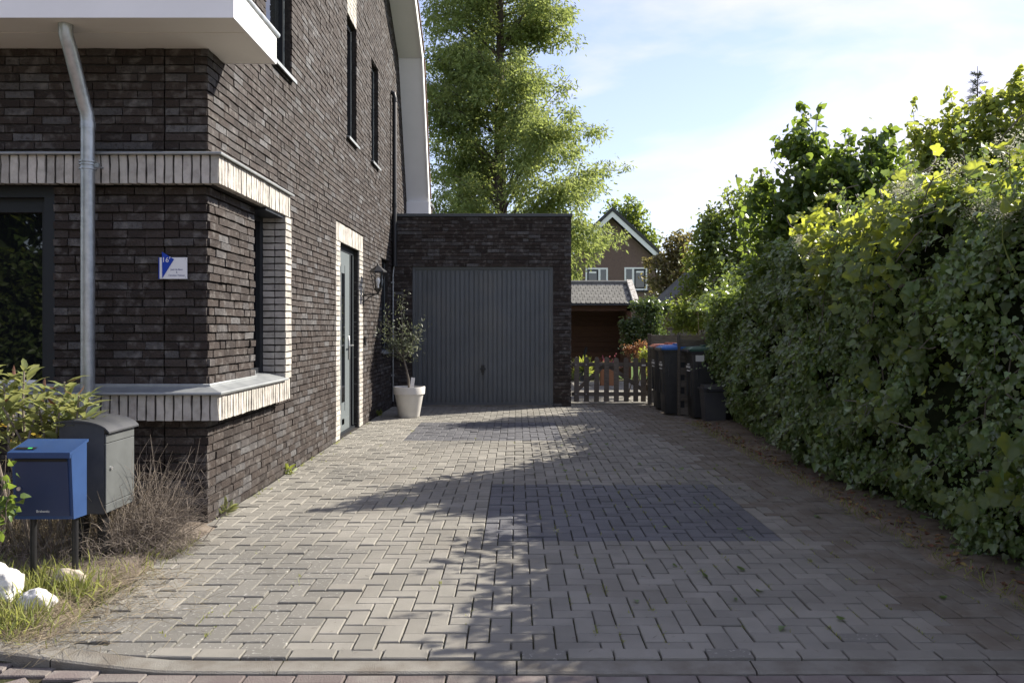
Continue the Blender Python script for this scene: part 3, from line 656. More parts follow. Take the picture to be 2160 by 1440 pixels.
for i, j in segs:
    s = MB(); a, b = off(i, .002), off(j, .002); c, d = off(i, .026), off(j, .026); t = (b - a).normalized() * .004
    a = a + t; b = b - t; c = c + t; d = d - t
    s.add([(WX + .006, *a), (VX - .02, *a), (VX - .02, *b), (WX + .006, *b), (WX + .006, *c), (VX - .02, *c), (VX - .02, *d), (WX + .006, *d)], [(0, 1, 2, 3), (4, 7, 6, 5), (0, 4, 5, 1), (1, 5, 6, 2), (2, 6, 7, 3), (3, 7, 4, 0)]); s.build('verge_soffit', mt['white'], roof)
    s = MB(); a, b = off(i, -.015), off(j, -.015); c, d = off(i, .20), off(j, .20)
    s.add([(VX - .018, *a), (VX + .012, *a), (VX + .012, *b), (VX - .018, *b), (VX - .018, *c), (VX + .012, *c), (VX + .012, *d), (VX - .018, *d)], [(0, 1, 2, 3), (4, 7, 6, 5), (0, 4, 5, 1), (1, 5, 6, 2), (2, 6, 7, 3), (3, 7, 4, 0)]); s.build('barge_board', mt['white_edge'], roof)
for i, j in segs:                                   # verge tiles, stepping up the slope
    a, b = off(i, .20), off(j, .20); d = (b - a); n = int(d.length / .30); d.normalize(); nn = Vector((d.y, -d.x))
    for k in range(n):
        p = a + d * (k * .30); q = p + d * .345; s = MB()
        V = []
        for xx in (VX - .28, VX + .035): V += [(xx, *(p + nn * .012)), (xx, *(p + nn * .075)), (xx, *(q + nn * .045)), (xx, *(q + nn * .0))]
        s.add(V, [(0, 1, 2, 3), (7, 6, 5, 4), (0, 4, 5, 1), (1, 5, 6, 2), (2, 6, 7, 3), (3, 7, 4, 0)])
        s.box(VX + .02, VX + .04, min(p.x, q.x), max(p.x, q.x), min(p.y, q.y) - .03, max(p.y, q.y) - .03) if False else None
        s.build('roof_tile', mt['tile'], roof)
eb = MB(); eb.box(WX + .01, VX + .02, 16.16, 16.62, 3.58, 3.955, .004); eb.build('eaves_box', mt['white'], house)
MB().tube([(VX + .03, 16.40, 3.93), (VX + .05, 16.62, 3.90), (VX + .06, 16.75, 3.86)], .03, 8).build('gutter_end', mt['zinc'], house, True)
# --- pipes near the garage
rpz = MB(); rpz.tube([(-2.172, 14.24, 2.50), (-2.172, 14.24, 5.50), (-2.185, 14.24, 5.57), (-2.26, 14.24, 5.60)], .040, 12); rpo = rpz.build('vent_pipe', mt['black'], house, True)
cl = MB()
for z in (2.5, 3.55, 5.42): cl.tube([(-2.172, 14.24, z), (-2.172, 14.24, z + .07)], .047, 12)
cl.build('pipe_collar', mt['black'], rpo, True)
cd = MB(); cd.tube([(-2.19, 14.28, 2.5), (-2.205, 14.28, 2.35), (-2.205, 14.28, .1)], .013, 8); cdo = cd.build('conduit', mt['zinc'], house, True)
cc = MB()
for z in (.55, 1.1, 1.65, 2.2): cc.box(-2.235, -2.185, 14.262, 14.298, z, z + .03, .004)
cc.build('conduit_clip', mt['zinc'], cdo)
# ================================================================== GARAGE
GY, GX0, GX1, GZ = 14.37, WX + .02, .978, 3.40
garage = thing('garage', 'flat roofed dark brick garage with grey ribbed up-and-over door', 'garage')
gc = MB(); gc.box(GX0, -1.885, GY + .012, GY + .25, -.05, GZ); gc.box(.665, GX1 - .012, GY + .012, GY + .25, -.05, GZ); gc.box(-1.885, .665, GY + .012, GY + .25, 2.535, GZ); gc.box(GX0, GX1 - .012, GY + .2501, 20.4, 2.9, GZ - .05); gc.box(GX1 - .2, GX1 - .013, GY + .2502, 20.4, -.05, 2.899)
gw = gc.build('wall', mt['mortar'], garage)
items2 = []; areas2 = []
lay('front', GY, GX0 - .02, GX1, 0, 2.5, [(-1.873, .652, -1, 2.6)], lst=items2, al=areas2, jit=.004); lay('front', GY, GX0 - .02, GX1, 2.5, 3.40, [(-1.873, .652, 2.3, 2.53)], lst=items2, al=areas2, jit=.004); lay('side', GX1, GY, 18.5, 0, 3.4, lst=items2, al=areas2)
place(items2, 'brick', 'brickwork', gw, mt['brick'], 300, areas2)
cp = MB(); cp.box(GX0, GX1 + .02, GY - .022, GY + .2, 3.401, 3.455, .004); cp.box(GX1 - .2, GX1 + .02, GY + .2001, 20.4, 3.401, 3.455, .004); cp.build('coping', mt['coping'], garage)
gf = MB(); gf.box(-1.875, -1.825, GY + .05, GY + .16, 0, 2.52); gf.box(.605, .655, GY + .05, GY + .16, 0, 2.52); gf.box(-1.825, .605, GY + .05, GY + .16, 2.465, 2.52); gf.build('door_frame', mt['gdoor'], garage)
gd = MB(); gd.box(-1.823, .603, GY + .085, GY + .105, .02, 2.463); gdo = gd.build('garage_door', mt['gdoor'], garage)
MB().box(-1.823, .603, GY + .07, GY + .0845, .02, .065).build('bottom_rail', mt['gdoor'], gdo)
n = 28; pw = (2.426 - .06) / n
for k in range(n):
    x0 = -1.793 + k * pw; s = MB(); s.prism([(x0 + .012, 0), (x0 + .020, -.014), (x0 + pw - .008, -.014), (x0 + pw, 0)], lambda a, b: (a, GY + .0848 + b, .068), lambda a, b: (a, GY + .0848 + b, 2.44)); s.build('door_slat', mt['gdoor'], gdo)
hn = MB(); hn.box(-.665, -.555, GY + .030, GY + .048, .655, .685, .006); hn.box(-.618, -.602, GY + .048, GY + .072, .655, .685); hn.box(-.64, -.58, GY + .060, GY + .069, .60, .74, .004); hn.tube([(-.61, GY + .062, .58), (-.61, GY + .045, .58)], .017, 10); hn.build('handle', mt['black'], gdo)
MB().box(-1.86, .64, GY + .04, GY + .085, -.02, .0195).build('threshold', mt['kerb'], garage)
rl = MB(); rl.box(-1.45, -.85, 17.6, 18.4, 3.36, 3.60, .01); rl.box(-1.5, -.8, 17.55, 18.45, 3.60, 3.64, .01); tag(rl.build('roof_vent', mt['roof_dark']), 'low dark box standing on the flat garage roof', 'roof vent')
# ================================================================== NAME PLATE, LANTERN, DOORBELL
npl = thing('name_plate', 'white house number plate with blue pennant on dark brick corner', 'name plate', (-2.474, 5.775, 1.845))
MB().box(-.099, .099, -.004, .004, -.077, .077, .001).build('plate', mt['plate_white'], npl)
MB().box(-.107, -.0992, -.002, .012, -.077, .077).build('blue_edge', mt['plate_blue'], npl)
MB().prism([(-.080, .118), (.006, .064), (-.078, -.072)], lambda a, b: (a, -.0085, b), lambda a, b: (a, -.0045, b)).build('pennant', mt['plate_blue'], npl)
RX90 = Matrix.Rotation(rad(90), 4, 'X')
def T(x, y, z): return Matrix.Translation((x, y, z)) @ RX90
text_mesh('16', .052, mt['plate_white'], npl, T(-.055, -.0095, .058)); text_mesh('F', .026, mt['plate_white'], npl, T(-.022, -.0095, .072))
text_mesh('José de Boer', .017, mt['ink'], npl, T(.025, -.0052, -.010)); text_mesh('&', .016, mt['ink'], npl, T(.025, -.0052, -.030)); text_mesh('Carolien Tielman', .017, mt['ink'], npl, T(.025, -.0052, -.052))
scw = MB()
for sx in (-.088, .088):
    for sz in (-.066, .066): scw.tube([(sx, -.006, sz), (sx, -.003, sz)], .003, 6)
scw.build('screw', mt['zinc'], npl)
lan = thing('wall_lantern', 'black hexagonal carriage lantern on wall bracket right of front door', 'lantern', (-2.02, 11.66, 1.95))
def hexr(r, z, n=6): return [(r * math.cos(2 * math.pi * k / n + .3), r * math.sin(2 * math.pi * k / n + .3), z) for k in range(n)]
top, bot = hexr(.105, .27), hexr(.058, .03)
lf = MB()
for k in range(6): lf.tube([bot[k], top[k]], .006, 5)
for ring in (top, bot): lf.tube(ring + [ring[0]], .006, 5)
lf.build('lantern_frame', mt['black'], lan)
for k in range(6):
    j = (k + 1) % 6; g = MB(); c = [Vector(v) * Vector((.97, .97, 1)).x if False else Vector((v[0] * .97, v[1] * .97, v[2])) for v in (bot[k], bot[j], top[j], top[k])]
    gm = mt.get('clear')
    if gm is None:
        gm = bpy.data.materials.new('lantern_glass'); gm.use_nodes = True; b = gm.node_tree.nodes['Principled BSDF']; b.inputs['Transmission Weight'].default_value = 1; b.inputs['Roughness'].default_value = .03; b.inputs['IOR'].default_value = 1.02; b.inputs['Base Color'].default_value = (.9, .92, .92, 1); mt['clear'] = gm
    g.add(c, [(0, 1, 2, 3)]); g.build('glass_pane', gm, lan)
lr = MB(); h1 = hexr(.130, .268); h2 = hexr(.128, .285); h3 = hexr(.020, .365)
lr.add(h1 + h2 + h3, [(i, (i + 1) % 6, (i + 1) % 6 + 6, i + 6) for i in range(6)] + [(i + 6, (i + 1) % 6 + 6, (i + 1) % 6 + 12, i + 12) for i in range(6)] + [tuple(range(12, 18)), tuple(range(6))[::-1]])
lr.lathe([(.02, .36), (.016, .38), (.006, .395), (0.001, .40)], 8); lr.build('lantern_roof', mt['black'], lan)
lb = MB(); lb.lathe([(.001, -.06), (.012, -.05), (.02, -.02), (.05, .02), (.06, .03), (.001, .03)], 12); lb.tube([(0, 0, -.045), (-.06, 0, -.055), (-.205, 0, -.055)], .011, 8); lb.tube([(-.05, 0, -.06), (-.12, 0, -.09), (-.2, 0, -.16)], .007, 6); lb.box(-.216, -.202, -.022, .022, -.22, .06, .004); lb.build('bracket', mt['black'], lan, True)
MB().lathe([(.001, .04), (.014, .045), (.014, .09), (.03, .13), (.033, .16), (.02, .19), (.001, .20)], 10).build('bulb', mt['plate_white'], lan, True)
dbx = thing('doorbell', 'small dark doorbell camera on cream brick by the door', 'doorbell', (WX + .004, 11.73, 1.22))
MB().box(0, .028, -.022, .022, -.065, .065, .006).build('housing', mt['black'], dbx); MB().tube([(.028, 0, -.03), (.032, 0, -.03)], .012, 10).build('button', mt['zinc'], dbx)
# ================================================================== LETTERBOXES
blue = thing('letterbox', 'blue metal letterbox with sloping lid on two black posts', 'letterbox', (-2.551, 4.37, 0), 'letterboxes')
y0, y1 = -.075, .085
def taper(mb, z0, z1, f0, f1, x0, x1, yb, zb0=None, zb1=None):
    zb0 = z0 if zb0 is None else zb0; zb1 = z1 if zb1 is None else zb1
    V = [(x0, f0, z0), (x1, f0, z0), (x1, yb, zb0), (x0, yb, zb0), (x0, f1, z1), (x1, f1, z1), (x1, yb, zb1), (x0, yb, zb1)]
    return mb.add(V, [(0, 3, 2, 1), (4, 5, 6, 7), (0, 1, 5, 4), (1, 2, 6, 5), (2, 3, 7, 6), (3, 0, 4, 7)])
taper(MB(), .385, .735, -.045, -.070, -.16, .16, .085, .380, .785).build('body', mt['blue_box'], blue)
ld = MB(); taper(ld, .7355, .752, -.098, -.098, -.168, .168, .09, .786, .80); taper(ld, .722, .7354, -.098, -.098, -.168, .168, -.088, .722, .7354); ld.build('lid', mt['blue_box'], blue)
dr = MB(); taper(dr, .405, .700, -.053, -.075, -.142, .142, -.040); do = dr.build('door', mt['blue_dark'], blue)
MB().box(-.14, .14, -.0775, -.0705, .7015, .715).build('slot', mt['black'], blue)
MB().tube([(-.118, -.070, .555), (-.118, -.079, .555)], .011, 12).build('lock', mt['alu'], do, True)
text_mesh('Brabantia', .019, mt['print'], do, Matrix.Translation((0.0, -.0572, .43)) @ RX90)
st = MB(); V = [(-.15, -.062, .7655), (-.04, -.062, .7655), (-.04, -.035, .7722), (-.15, -.035, .7722)]; st.add(V, [(0, 1, 2, 3)]); st.build('sticker', mt['black'], blue)
st = MB(); st.add([(-.085, -.055, .7675), (-.062, -.055, .7675), (-.062, -.042, .7708), (-.085, -.042, .7708)], [(0, 1, 2, 3)]); st.build('sticker_mark', M('green_print', (.05, .5, .12)), blue)
for sx in (-.115, .115):
    MB().tube([(sx, .05, -.12), (sx, .05, .383)], .017, 12).build('post', mt['black'], blue, True)
grey = thing('letterbox', 'grey letterbox with curved dark roof on square black posts', 'letterbox', (-2.552, 4.875, 0), 'letterboxes')
def arch(x): return .79 + .085 * math.sqrt(max(0, 1 - ((x + .05) / .22) ** 2))
prof = [(-.132, .325), (.132, .325)] + [(x, arch(x) - .012) for x in np.linspace(.132, -.132, 11)]
MB().prism(prof, lambda a, b: (a, -.175, b), lambda a, b: (a, .175, b)).build('body', mt['dark_box'], grey)
xs = list(np.linspace(.165, -.16, 15)); pr = [(x, arch(min(.165, x))) for x in xs]; pr = pr + [(x, z - .010) for x, z in pr[::-1]]
MB().prism(pr, lambda a, b: (a, -.185, b), lambda a, b: (a, .185, b)).build('roof', mt['dark_box'], grey, True)
d = MB(); d.box(.1325, .142, -.172, .172, .328, .378, .002); d.box(.1325, .142, -.172, .172, .382, .735, .002); d.box(.1325, .142, -.172, .172, .739, .79, .002); do = d.build('door', mt['grey_box'], grey)
MB().tube([(.142, -.12, .585), (.152, -.12, .585)], .010, 12).build('lock', mt['alu'], do, True)
for px_ in (-.09, .045): MB().box(px_ - .035 if px_ < 0 else px_ - .02, px_ + .035 if px_ < 0 else px_ + .02, -.05, .02, -.12, .3245, .003).build('post', mt['black'], grey)
# ================================================================== WHITE STONES
def rock(name, label, loc, s, seed, m, flat=1.0):
    import bmesh
    bm = bmesh.new(); bmesh.ops.create_icosphere(bm, subdivisions=4, radius=1)
    for v in bm.verts:
        n = v.co.normalized(); d = 1 + .28 * noise.noise(n * 1.3 + Vector((seed, 0, 0))) + .12 * noise.noise(n * 3.5 + Vector((seed, 2, 0))) + .05 * noise.noise(n * 9 + Vector((0, seed, 0)))
        v.co = Vector((n.x * s[0], n.y * s[1], n.z * s[2])) * d
    me = bpy.data.meshes.new(name); bm.to_mesh(me); bm.free(); me.materials.append(m)
    for p in me.polygons: p.use_smooth = True
    o = bpy.data.objects.new(name, me); link(o); o.location = loc; return tag(o, label, 'stone', 'stones in the grass')
rock('garden_stone', 'large smooth white stone at the edge of the grass', (-2.64, 4.10, .07), (.095, .09, .135), 1.3, mt['stone'])
rock('garden_stone', 'small pitted white stone leaning in grass beside the largest one', (-2.40, 4.00, .045), (.085, .06, .065), 4.1, mt['stone'])
rock('garden_stone', 'flat beige stone behind the grass at the letterbox posts', (-2.43, 4.33, .05), (.10, .055, .06), 7.7, M('beige_stone', (.45, .39, .31), (.33, .28, .22), ns=15, rough=.95, bump=.8, bs=30))
# ================================================================== POT WITH OLIVE TREE
pc = P(863, 879, 12.70); pot = thing('plant_pot', 'tapered white plant pot with broad rim beside garage door', 'plant pot', (pc.x, pc.y, 0))
MB().lathe([(.001, .002), (.155, .002), (.163, .012), (.225, .36), (.228, .365)], 40).build('body', mt['pot'], pot, True)
MB().lathe([(.229, .362), (.247, .366), (.254, .47), (.250, .482), (.236, .482), (.232, .44), (.225, .40)], 40).build('rim', mt['pot'], pot, True)
MB().lathe([(.001, .452), (.231, .44)], 24).build('potting_soil', mt['soil'], pot)
ol = thing('olive_tree', 'young olive tree with silvery leaves growing in the white pot', 'tree', (pc.x, pc.y, .45))
tr = MB(); tr.tube([(.0, 0, -.06), (-.01, .0, .15), (-.05, .01, .33), (-.09, .0, .50)], [.020, .017, .015, .013], 8)
limbs = []
for (ex, ez) in ((-.12, 1.50), (-.40, 1.22), (.25, 1.02), (-.30, .80), (.13, .86), (-.02, 1.05), (-.45, .95), (.02, .75)):
    pts_ = [Vector((-.09 + (ex + .09) * t + R.uniform(-.02, .02), R.uniform(-.14, .14) * t, .48 + (ez - .48) * (t ** 1.15))) for t in (0, .25, .5, .75, 1)]; limbs.append(pts_); tr.tube(pts_, [.010, .008, .006, .004, .002], 5)
tr.build('trunk', mt['grey_bark'], ol, True)
pos = []
for pts_ in limbs:
    for _ in range(105):
        t = R.uniform(.18, 1) * 3.999; i = int(t); p = pts_[i].lerp(pts_[i + 1], t - i); s = .055 + .03 * (1 - t / 4); pos.append((p.x + R.gauss(0, s), p.y + R.gauss(0, s), p.z + R.gauss(0, s)))
for _ in range(260): pos.append((R.gauss(-.12, .15), R.gauss(0, .12), R.gauss(.66, .08)))
pos = np.array(pos); n = len(pos); leaves('crown', pos, rnd_dir(n, (0, -.3, .3)), rnd_dir(n, (0, 0, .7)), NR.uniform(.045, .075, n), lance(.11), mt['olive'], ol)
tg = MB(); tg.box(.025, .085, -.13, -.127, .0, .19); tg.build('tag', mt['plate_white'], ol).rotation_euler = (0, rad(8), 0)
# ================================================================== GATE
GT = 14.9; gate = thing('picket_gate', 'low weathered picket gate with round topped slats beside garage', 'gate', (1.1, GT, 0))
for i, px_ in enumerate((1216, 1237, 1258, 1279, 1300, 1321, 1341, 1357)):
    x = (px_ - CX) * GT / F - 1.1; w = .046; zt = .875 - .004 * i
    poly = [(-w, .035), (w, .035)] + [(w * math.cos(t), zt - w + w * math.sin(t)) for t in np.linspace(0, math.pi, 9)]
    o = MB().prism(poly, lambda a, b: (a, -.012, b), lambda a, b: (a, .012, b)).build('picket', mt['wood'], gate); o.location = (x, 0, R.uniform(-.005, .005)); o.rotation_euler = (0, R.gauss(0, .006), 0)
for z in (.69, .14): MB().box(-.08, 1.42, .0125, .045, z, z + .075, .003).build('rail', mt['wood_h'], gate)
def bar(p, q, w, th, y):
    p = Vector(p); q = Vector(q); d = (q - p).normalized(); n = Vector((-d.y, d.x)) * w; mb = MB()
    return mb.prism([tuple(p + n), tuple(q + n), tuple(q - n), tuple(p - n)], lambda a, b: (a, y, b), lambda a, b: (a, y + th, b))
bar((-.02, .20), (.52, .70), .035, .03, .0455).build('brace', mt['wood'], gate); bar((.62, .70), (1.32, .20), .035, .03, .0455).build('brace', mt['wood'], gate)
bl = MB()
for x in (.0, .19):
    for z in (.725, .178): bl.tube([(x, -.012, z), (x, -.018, z)], .010, 8)
bl.build('bolt', mt['zinc'], gate); MB().box(1.22, 1.30, -.020, -.0125, .70, .73).build('latch_plate', mt['print'], gate)
tag(MB().box(.985, 3.3, 14.80, 14.86, -.03, .018).build('gate_threshold', mt['kerb']), 'pale concrete strip under the picket gate', 'threshold')
# ================================================================== BINS
def wheelie(label, X, Y, w, d, h, lid, group='bins beside the hedge', txt=True, sticker=False, body='bin', lipm='grey_lip'):
    t = thing('wheelie_bin', label, 'bin', (X, Y, 0), group)          # X: left face, Y: near face; front of the bin looks left
    mb = MB(); tp = .045; zb = .03
    rings = [(zb, tp + .01), (zb + .02, tp), (h * .86, .006), (h * .92, 0)]; V = []; n = 0
    def ring(z, i, r=.035):
        out = []
        for (cx, cy, a0) in ((w - i - r, d - i - r, 0), (i + r, d - i - r, 90), (i + r, i + r, 180), (w - i - r, i + r, 270)):
            for k in range(4): a = rad(a0 + 30 * k); out.append((cx + r * math.cos(a), cy + r * math.sin(a), z))
        return out
    R_ = [ring(z, i) for z, i in rings]; n = len(R_[0])
    for r in R_: V += r
    Q = [(a * n + i, a * n + (i + 1) % n, (a + 1) * n + (i + 1) % n, (a + 1) * n + i) for a in range(3) for i in range(n)] + [tuple(range(n))[::-1]]
    mb.add(V, Q); mb.box(-.014, w + .014, -.014, d + .014, h * .90, h * .935, .008)
    bo = mb.build('body', mt[body], t, True)
    for yy in (.12, d - .12): MB().box(.008, .03, yy - .012, yy + .012, h * .3, h * .88, .004).build('rib', mt[body], bo)
    for xx in (.10, w - .12): MB().box(xx - .012, xx + .012, .004, .03, h * .55, h * .88, .004).build('rib', mt[body], bo)
    lb = MB(); a = .03
    V = [(-.03, -.02, h * .937), (w + .02, -.02, h * .937), (w + .02, d + .02, h * .937), (-.03, d + .02, h * .937), (-.03, -.02, h * .965), (w + .02, -.02, h * .985), (w + .02, d + .02, h * .985), (-.03, d + .02, h * .965), (.03, a, h * .995), (w - .04, a, h * 1.012), (w - .04, d - a, h * 1.012), (.03, d - a, h * .995)]
    lb.add(V, [(3, 2, 1, 0), (0, 1, 5, 4), (1, 2, 6, 5), (2, 3, 7, 6), (3, 0, 4, 7), (4, 5, 9, 8), (5, 6, 10, 9), (6, 7, 11, 10), (7, 4, 8, 11), (8, 9, 10, 11)])
    lb.box(w * .35, w * .62, d * .3, d * .7, h * 1.0, h * 1.022, .006)
    lo = lb.build('lid', mt[lid], t)
    MB().box(-.055, -.0305, .01, d - .01, h * .925, h * .962, .006).build('lid_lip', mt[lipm], lo)
    MB().tube([(w + .05, .06, h * .95), (w + .05, d - .06, h * .95)], .016, 8).build('handle', mt[body], t, True)
    for yy in (-.005, d - .035): MB().tube([(w - .07, yy, .10), (w - .07, yy + .04, .10)], .10, 18).build('wheel', mt['black'], t, True)
    if txt:
        pr_ = MB()
        for (z, ww, hh) in ((.745, .10, .018), (.70, .26, .034), (.655, .18, .018)):
            k = 6
            for q in range(k):
                a0 = d / 2 - ww / 2 + ww * q / k; pr_.box(-.0015 + tp * (1 - z / .8) * .3 - .004, .012, a0, a0 + ww / k * .72, z * h, z * h + hh)
        pr_.build('printed_mark', mt['print'], bo)
    if sticker: MB().box(.06, .19, -.0165, -.010, h * .80, h * .885).build('sticker', mt['print'], bo)
    return t
wheelie('wheelie bin with orange lid standing behind the blue lidded one', 2.36, 13.62, .62, .52, 1.13, 'lid_orange')
wheelie('wheelie bin with blue lid next to the wooden bin screen', 2.35, 12.85, .62, .52, 1.13, 'lid_blue')
wheelie('wheelie bin with dark green lid and white sticker on its side', 2.68, 12.28, .60, .52, 1.12, 'lid_green', sticker=True, lipm='bin_grey')
sb = thing('small_bin', 'small dark grey lidded bin at the foot of the hedge', 'bin', (2.77, 11.9, 0), 'bins beside the hedge')
b = MB(); taper(b, .0, .46, .03, 0, 0, 0, 0) if False else None
V = [(.05, .05, .0), (.34, .05, 0), (.34, .30, 0), (.05, .30, 0), (.015, .015, .47), (.375, .015, .47), (.375, .335, .47), (.015, .335, .47)]
b.add(V, [(0, 3, 2, 1), (4, 5, 6, 7), (0, 1, 5, 4), (1, 2, 6, 5), (2, 3, 7, 6), (3, 0, 4, 7)]); b.box(.005, .385, .005, .345, .46, .485, .008); b.build('body', mt['bin_grey'], sb)
l = MB(); taper(l, .486, .515, -.005, -.005, -.005, .395, .355); taper(l, .5151, .555, .03, .06, .03, .36, .32); l.build('lid', mt['bin_grey'], sb)
MB().tube([(.06, -.008, .50), (.06, -.03, .46), (.33, -.03, .46), (.33, -.008, .50)], .007, 6).build('handle', mt['black'], sb, True)
scn = thing('bin_screen', 'wooden slatted screen standing between blue and green lidded bins', 'screen', (2.575, 12.84, 0))
MB().box(0, .045, -.03, .03, -.1, 1.30, .004).build('post', mt['oldwhite'] if False else mt['wood_h'], scn)
for z in (.02, .24, .46, .66, .86, 1.05): MB().box(.0455, .95, .0, .022, z, z + (.11 if z < .8 else .17), .003).build('slat', mt['wood_h'], scn)
for x in (.12, .85): MB().box(x, x + .07, .0225, .05, 0, 1.2, .003).build('batten', mt['wood_h'], scn)
fen = thing('board_fence', 'weathered horizontal board fence behind the bins', 'fence', (2.45, 14.62, 0))
for k in range(5): MB().box(0, 1.9, .0, .025, .04 + k * .25, .04 + k * .25 + .238, .004).build('board', mt['wood_h'], fen)
for x in (-.05, .92, 1.85): MB().box(x, x + .07, .026, .09, -.1, 1.30, .004).build('post', mt['wood_h'], fen)
# ================================================================== SHED, FAR HOUSE, SMALL ROOFS
shed = thing('garden_shed', 'open wooden garden shelter with scalloped grey shingle roof', 'shed', (0, 0, 0))
SYF = 22.0; SYB = 24.6; ez = CH - (640 - CY) * SYF / F; rzz = CH - (598 - CY) * 23.2 / F
X0s, X1s = -1.5, (1335 - CX) * SYF / F
rf = MB(); rf.add([(X0s, SYF - .02, ez - .05), (X1s, SYF - .02, ez - .05), (X1s, 23.2, rzz - .05), (X0s, 23.2, rzz - .05), (X0s, SYF - .02, ez), (X1s, SYF - .02, ez), (X1s, 23.2, rzz), (X0s, 23.2, rzz), (X0s, SYB, ez + .2), (X1s, SYB, ez + .2), (X0s, SYB, ez + .25), (X1s, SYB, ez + .25)],
    [(0, 3, 2, 1), (4, 5, 6, 7), (0, 1, 5, 4), (1, 2, 6, 5), (0, 4, 7, 3), (3, 8, 9, 2), (7, 6, 11, 10)]); rfo = rf.build('roof', mt['roof_dark'], shed)
dv = Vector((0, 23.2 - SYF + .02, rzz - ez)); L = dv.length; dv.normalize(); nv = Vector((0, -dv.z, dv.y)); nrow = 7; hh = L / nrow; tw = .132
its = []
for r_ in range(nrow):
    k = 0; x = 1.30 + (tw / 2 if r_ % 2 else 0)
    while x < X1s - .08:
        its.append((x, r_)); x += tw
shm = bpy.data.meshes.new('shingle'); hx = [(-tw / 2 + .004, 0 + .05), (-tw / 4, -.005), (tw / 4, -.005), (tw / 2 - .004, .05), (tw / 2 - .004, hh), (-tw / 2 + .004, hh)]
def sh_pt(a, b, c): v = dv * b + nv * c; return (a, v.y, v.z)
b = MB(); b.prism(hx, lambda a, q: sh_pt(a, q, .002), lambda a, q: sh_pt(a, q, .016)); shm.from_pydata(b.V, [], b.F); shm.materials.append(mt['shingle'])
for x, r_ in its:
    o = bpy.data.objects.new('shingle', shm); link(o, rfo); p = Vector((x, SYF - .02, ez)) + dv * (r_ * hh); o.location = p
MB().tube([(X0s, 23.2, rzz + .03), (X1s, 23.2, rzz + .03)], .06, 8).build('ridge_cap', mt['shingle'], shed)
MB().prism([(SYF - .1, ez - .1), (23.25, rzz - .02), (23.25, rzz + .12), (SYF - .1, ez + .06)], lambda a, b: (X1s + .0, a, b), lambda a, b: (X1s + .16, a, b)).build('barge_board', mt['oldwhite'], shed)
MB().box(X0s, X1s + .02, SYB - .074, SYB - .05, 0, 2.25).build('back_panel', mt['wood_red'], shed)
MB().box(X1s + .0005, X1s + .02, SYF + .45, SYB - .075, 0, 2.0).build('side_panel', mt['wood_red'], shed)
for k in range(14): MB().box(X0s, X1s, SYB - .1, SYB - .075, .02 + k * .16, .02 + k * .16 + .152, .004).build('plank', mt['wood_red'], shed)
for k in range(14): MB().box(X1s - .03, X1s, SYF + .45, SYB - .11, .02 + k * .16, .02 + k * .16 + .152, .004).build('plank', mt['wood_red'], shed)
for x in (1.35, X1s - .14): MB().box(x, x + .12, SYF + .2, SYF + .32, 0, ez - .06, .004).build('post', mt['wood_red'], shed)
MB().box(X0s, X1s - .001, SYF + .2, SYF + .3, ez - .2, ez - .061).build('beam', mt['wood_red'], shed)
ch = thing('garden_chair', 'black garden chair half hidden behind the garage corner', 'chair', (1.62, 22.6, 0))
c = MB(); c.prism([(-.25, .40), (.2, .44), (.33, .86), (.36, .86), (.24, .40), (-.25, .36)], lambda a, b: (a, -.25, b), lambda a, b: (a, .25, b)); c.build('seat_shell', mt['black'], ch)
for sx in (-.2, .18):
    for sy in (-.2, .2): MB().tube([(sx, sy, 0), (sx, sy, .4)], .015, 6).build('leg', mt['black'], ch)
# far house
FY = 46.0
fh = thing('far_house', 'brown brick gabled house with white window frames beyond the gardens', 'house', (0, 0, 0))
def fx(px_): return (px_ - CX) * FY / F
def fz(py_): return CH - (py_ - CY) * FY / F
apx, apz = fx(1290), fz(448); rx, rz_ = fx(1395), fz(545); lx = 2 * apx - rx
slope = (apz - rz_) / (rx - apx); wl_, wr = lx + .35, rx - .30
wz = apz - .35 - slope * (wr - apx)
MB().prism([(wl_, -.1), (wr, -.1), (wr, wz), (apx, apz - .35), (wl_, wz)], lambda a, b: (a, FY, b), lambda a, b: (a, FY + 9, b)).build('wall', mt['far_brick'], fh)
def fwin(px0, py0, px1, py1, split):
    x0, x1, z0, z1 = fx(px0), fx(px1), fz(py1), fz(py0); f = .09; mb = MB()
    mb.box(x0, x1, FY - .05, FY - .002, z0, z0 + f); mb.box(x0, x1, FY - .05, FY - .002, z1 - f, z1); mb.box(x0, x0 + f, FY - .05, FY - .002, z0 + f, z1 - f); mb.box(x1 - f, x1, FY - .05, FY - .002, z0 + f, z1 - f); xm = x0 + (x1 - x0) * split
    if split < 1: mb.box(xm - .06, xm + .06, FY - .05, FY - .002, z0 + f, z1 - f)
    w = mb.build('window', mt['white_edge'], fh)
    for a, b in ((x0 + f, min(xm - .06, x1 - f)), (xm + .06, x1 - f)):
        if b - a > .1:
            MB().box(a, b, FY - .02, FY - .004, z0 + f, z1 - f).build('pane', mt['pane'], w)
            if b - a > .6:
                q = MB(); q.box(a, b, FY - .04, FY - .021, z0 + f, z0 + f + .08); q.box(a, a + .08, FY - .04, FY - .021, z0 + f + .08, z1 - f - .08); q.box(b - .08, b, FY - .04, FY - .021, z0 + f + .08, z1 - f - .08); q.box(a, b, FY - .04, FY - .021, z1 - f - .08, z1 - f); q.build('sash', mt['frame'], w); MB().box(a + .12, b - .12, FY - .035, FY - .021, z1 - f - .22, z1 - f - .12).build('blind', mt['white_edge'], w)
    MB().box(x0 - .05, x1 + .05, FY - .08, FY - .001, z0 - .1, z0 - .005).build('sill', mt['frame'], w)
fwin(1235, 565, 1282, 612, .62); fwin(1317, 564, 1365, 612, .38)
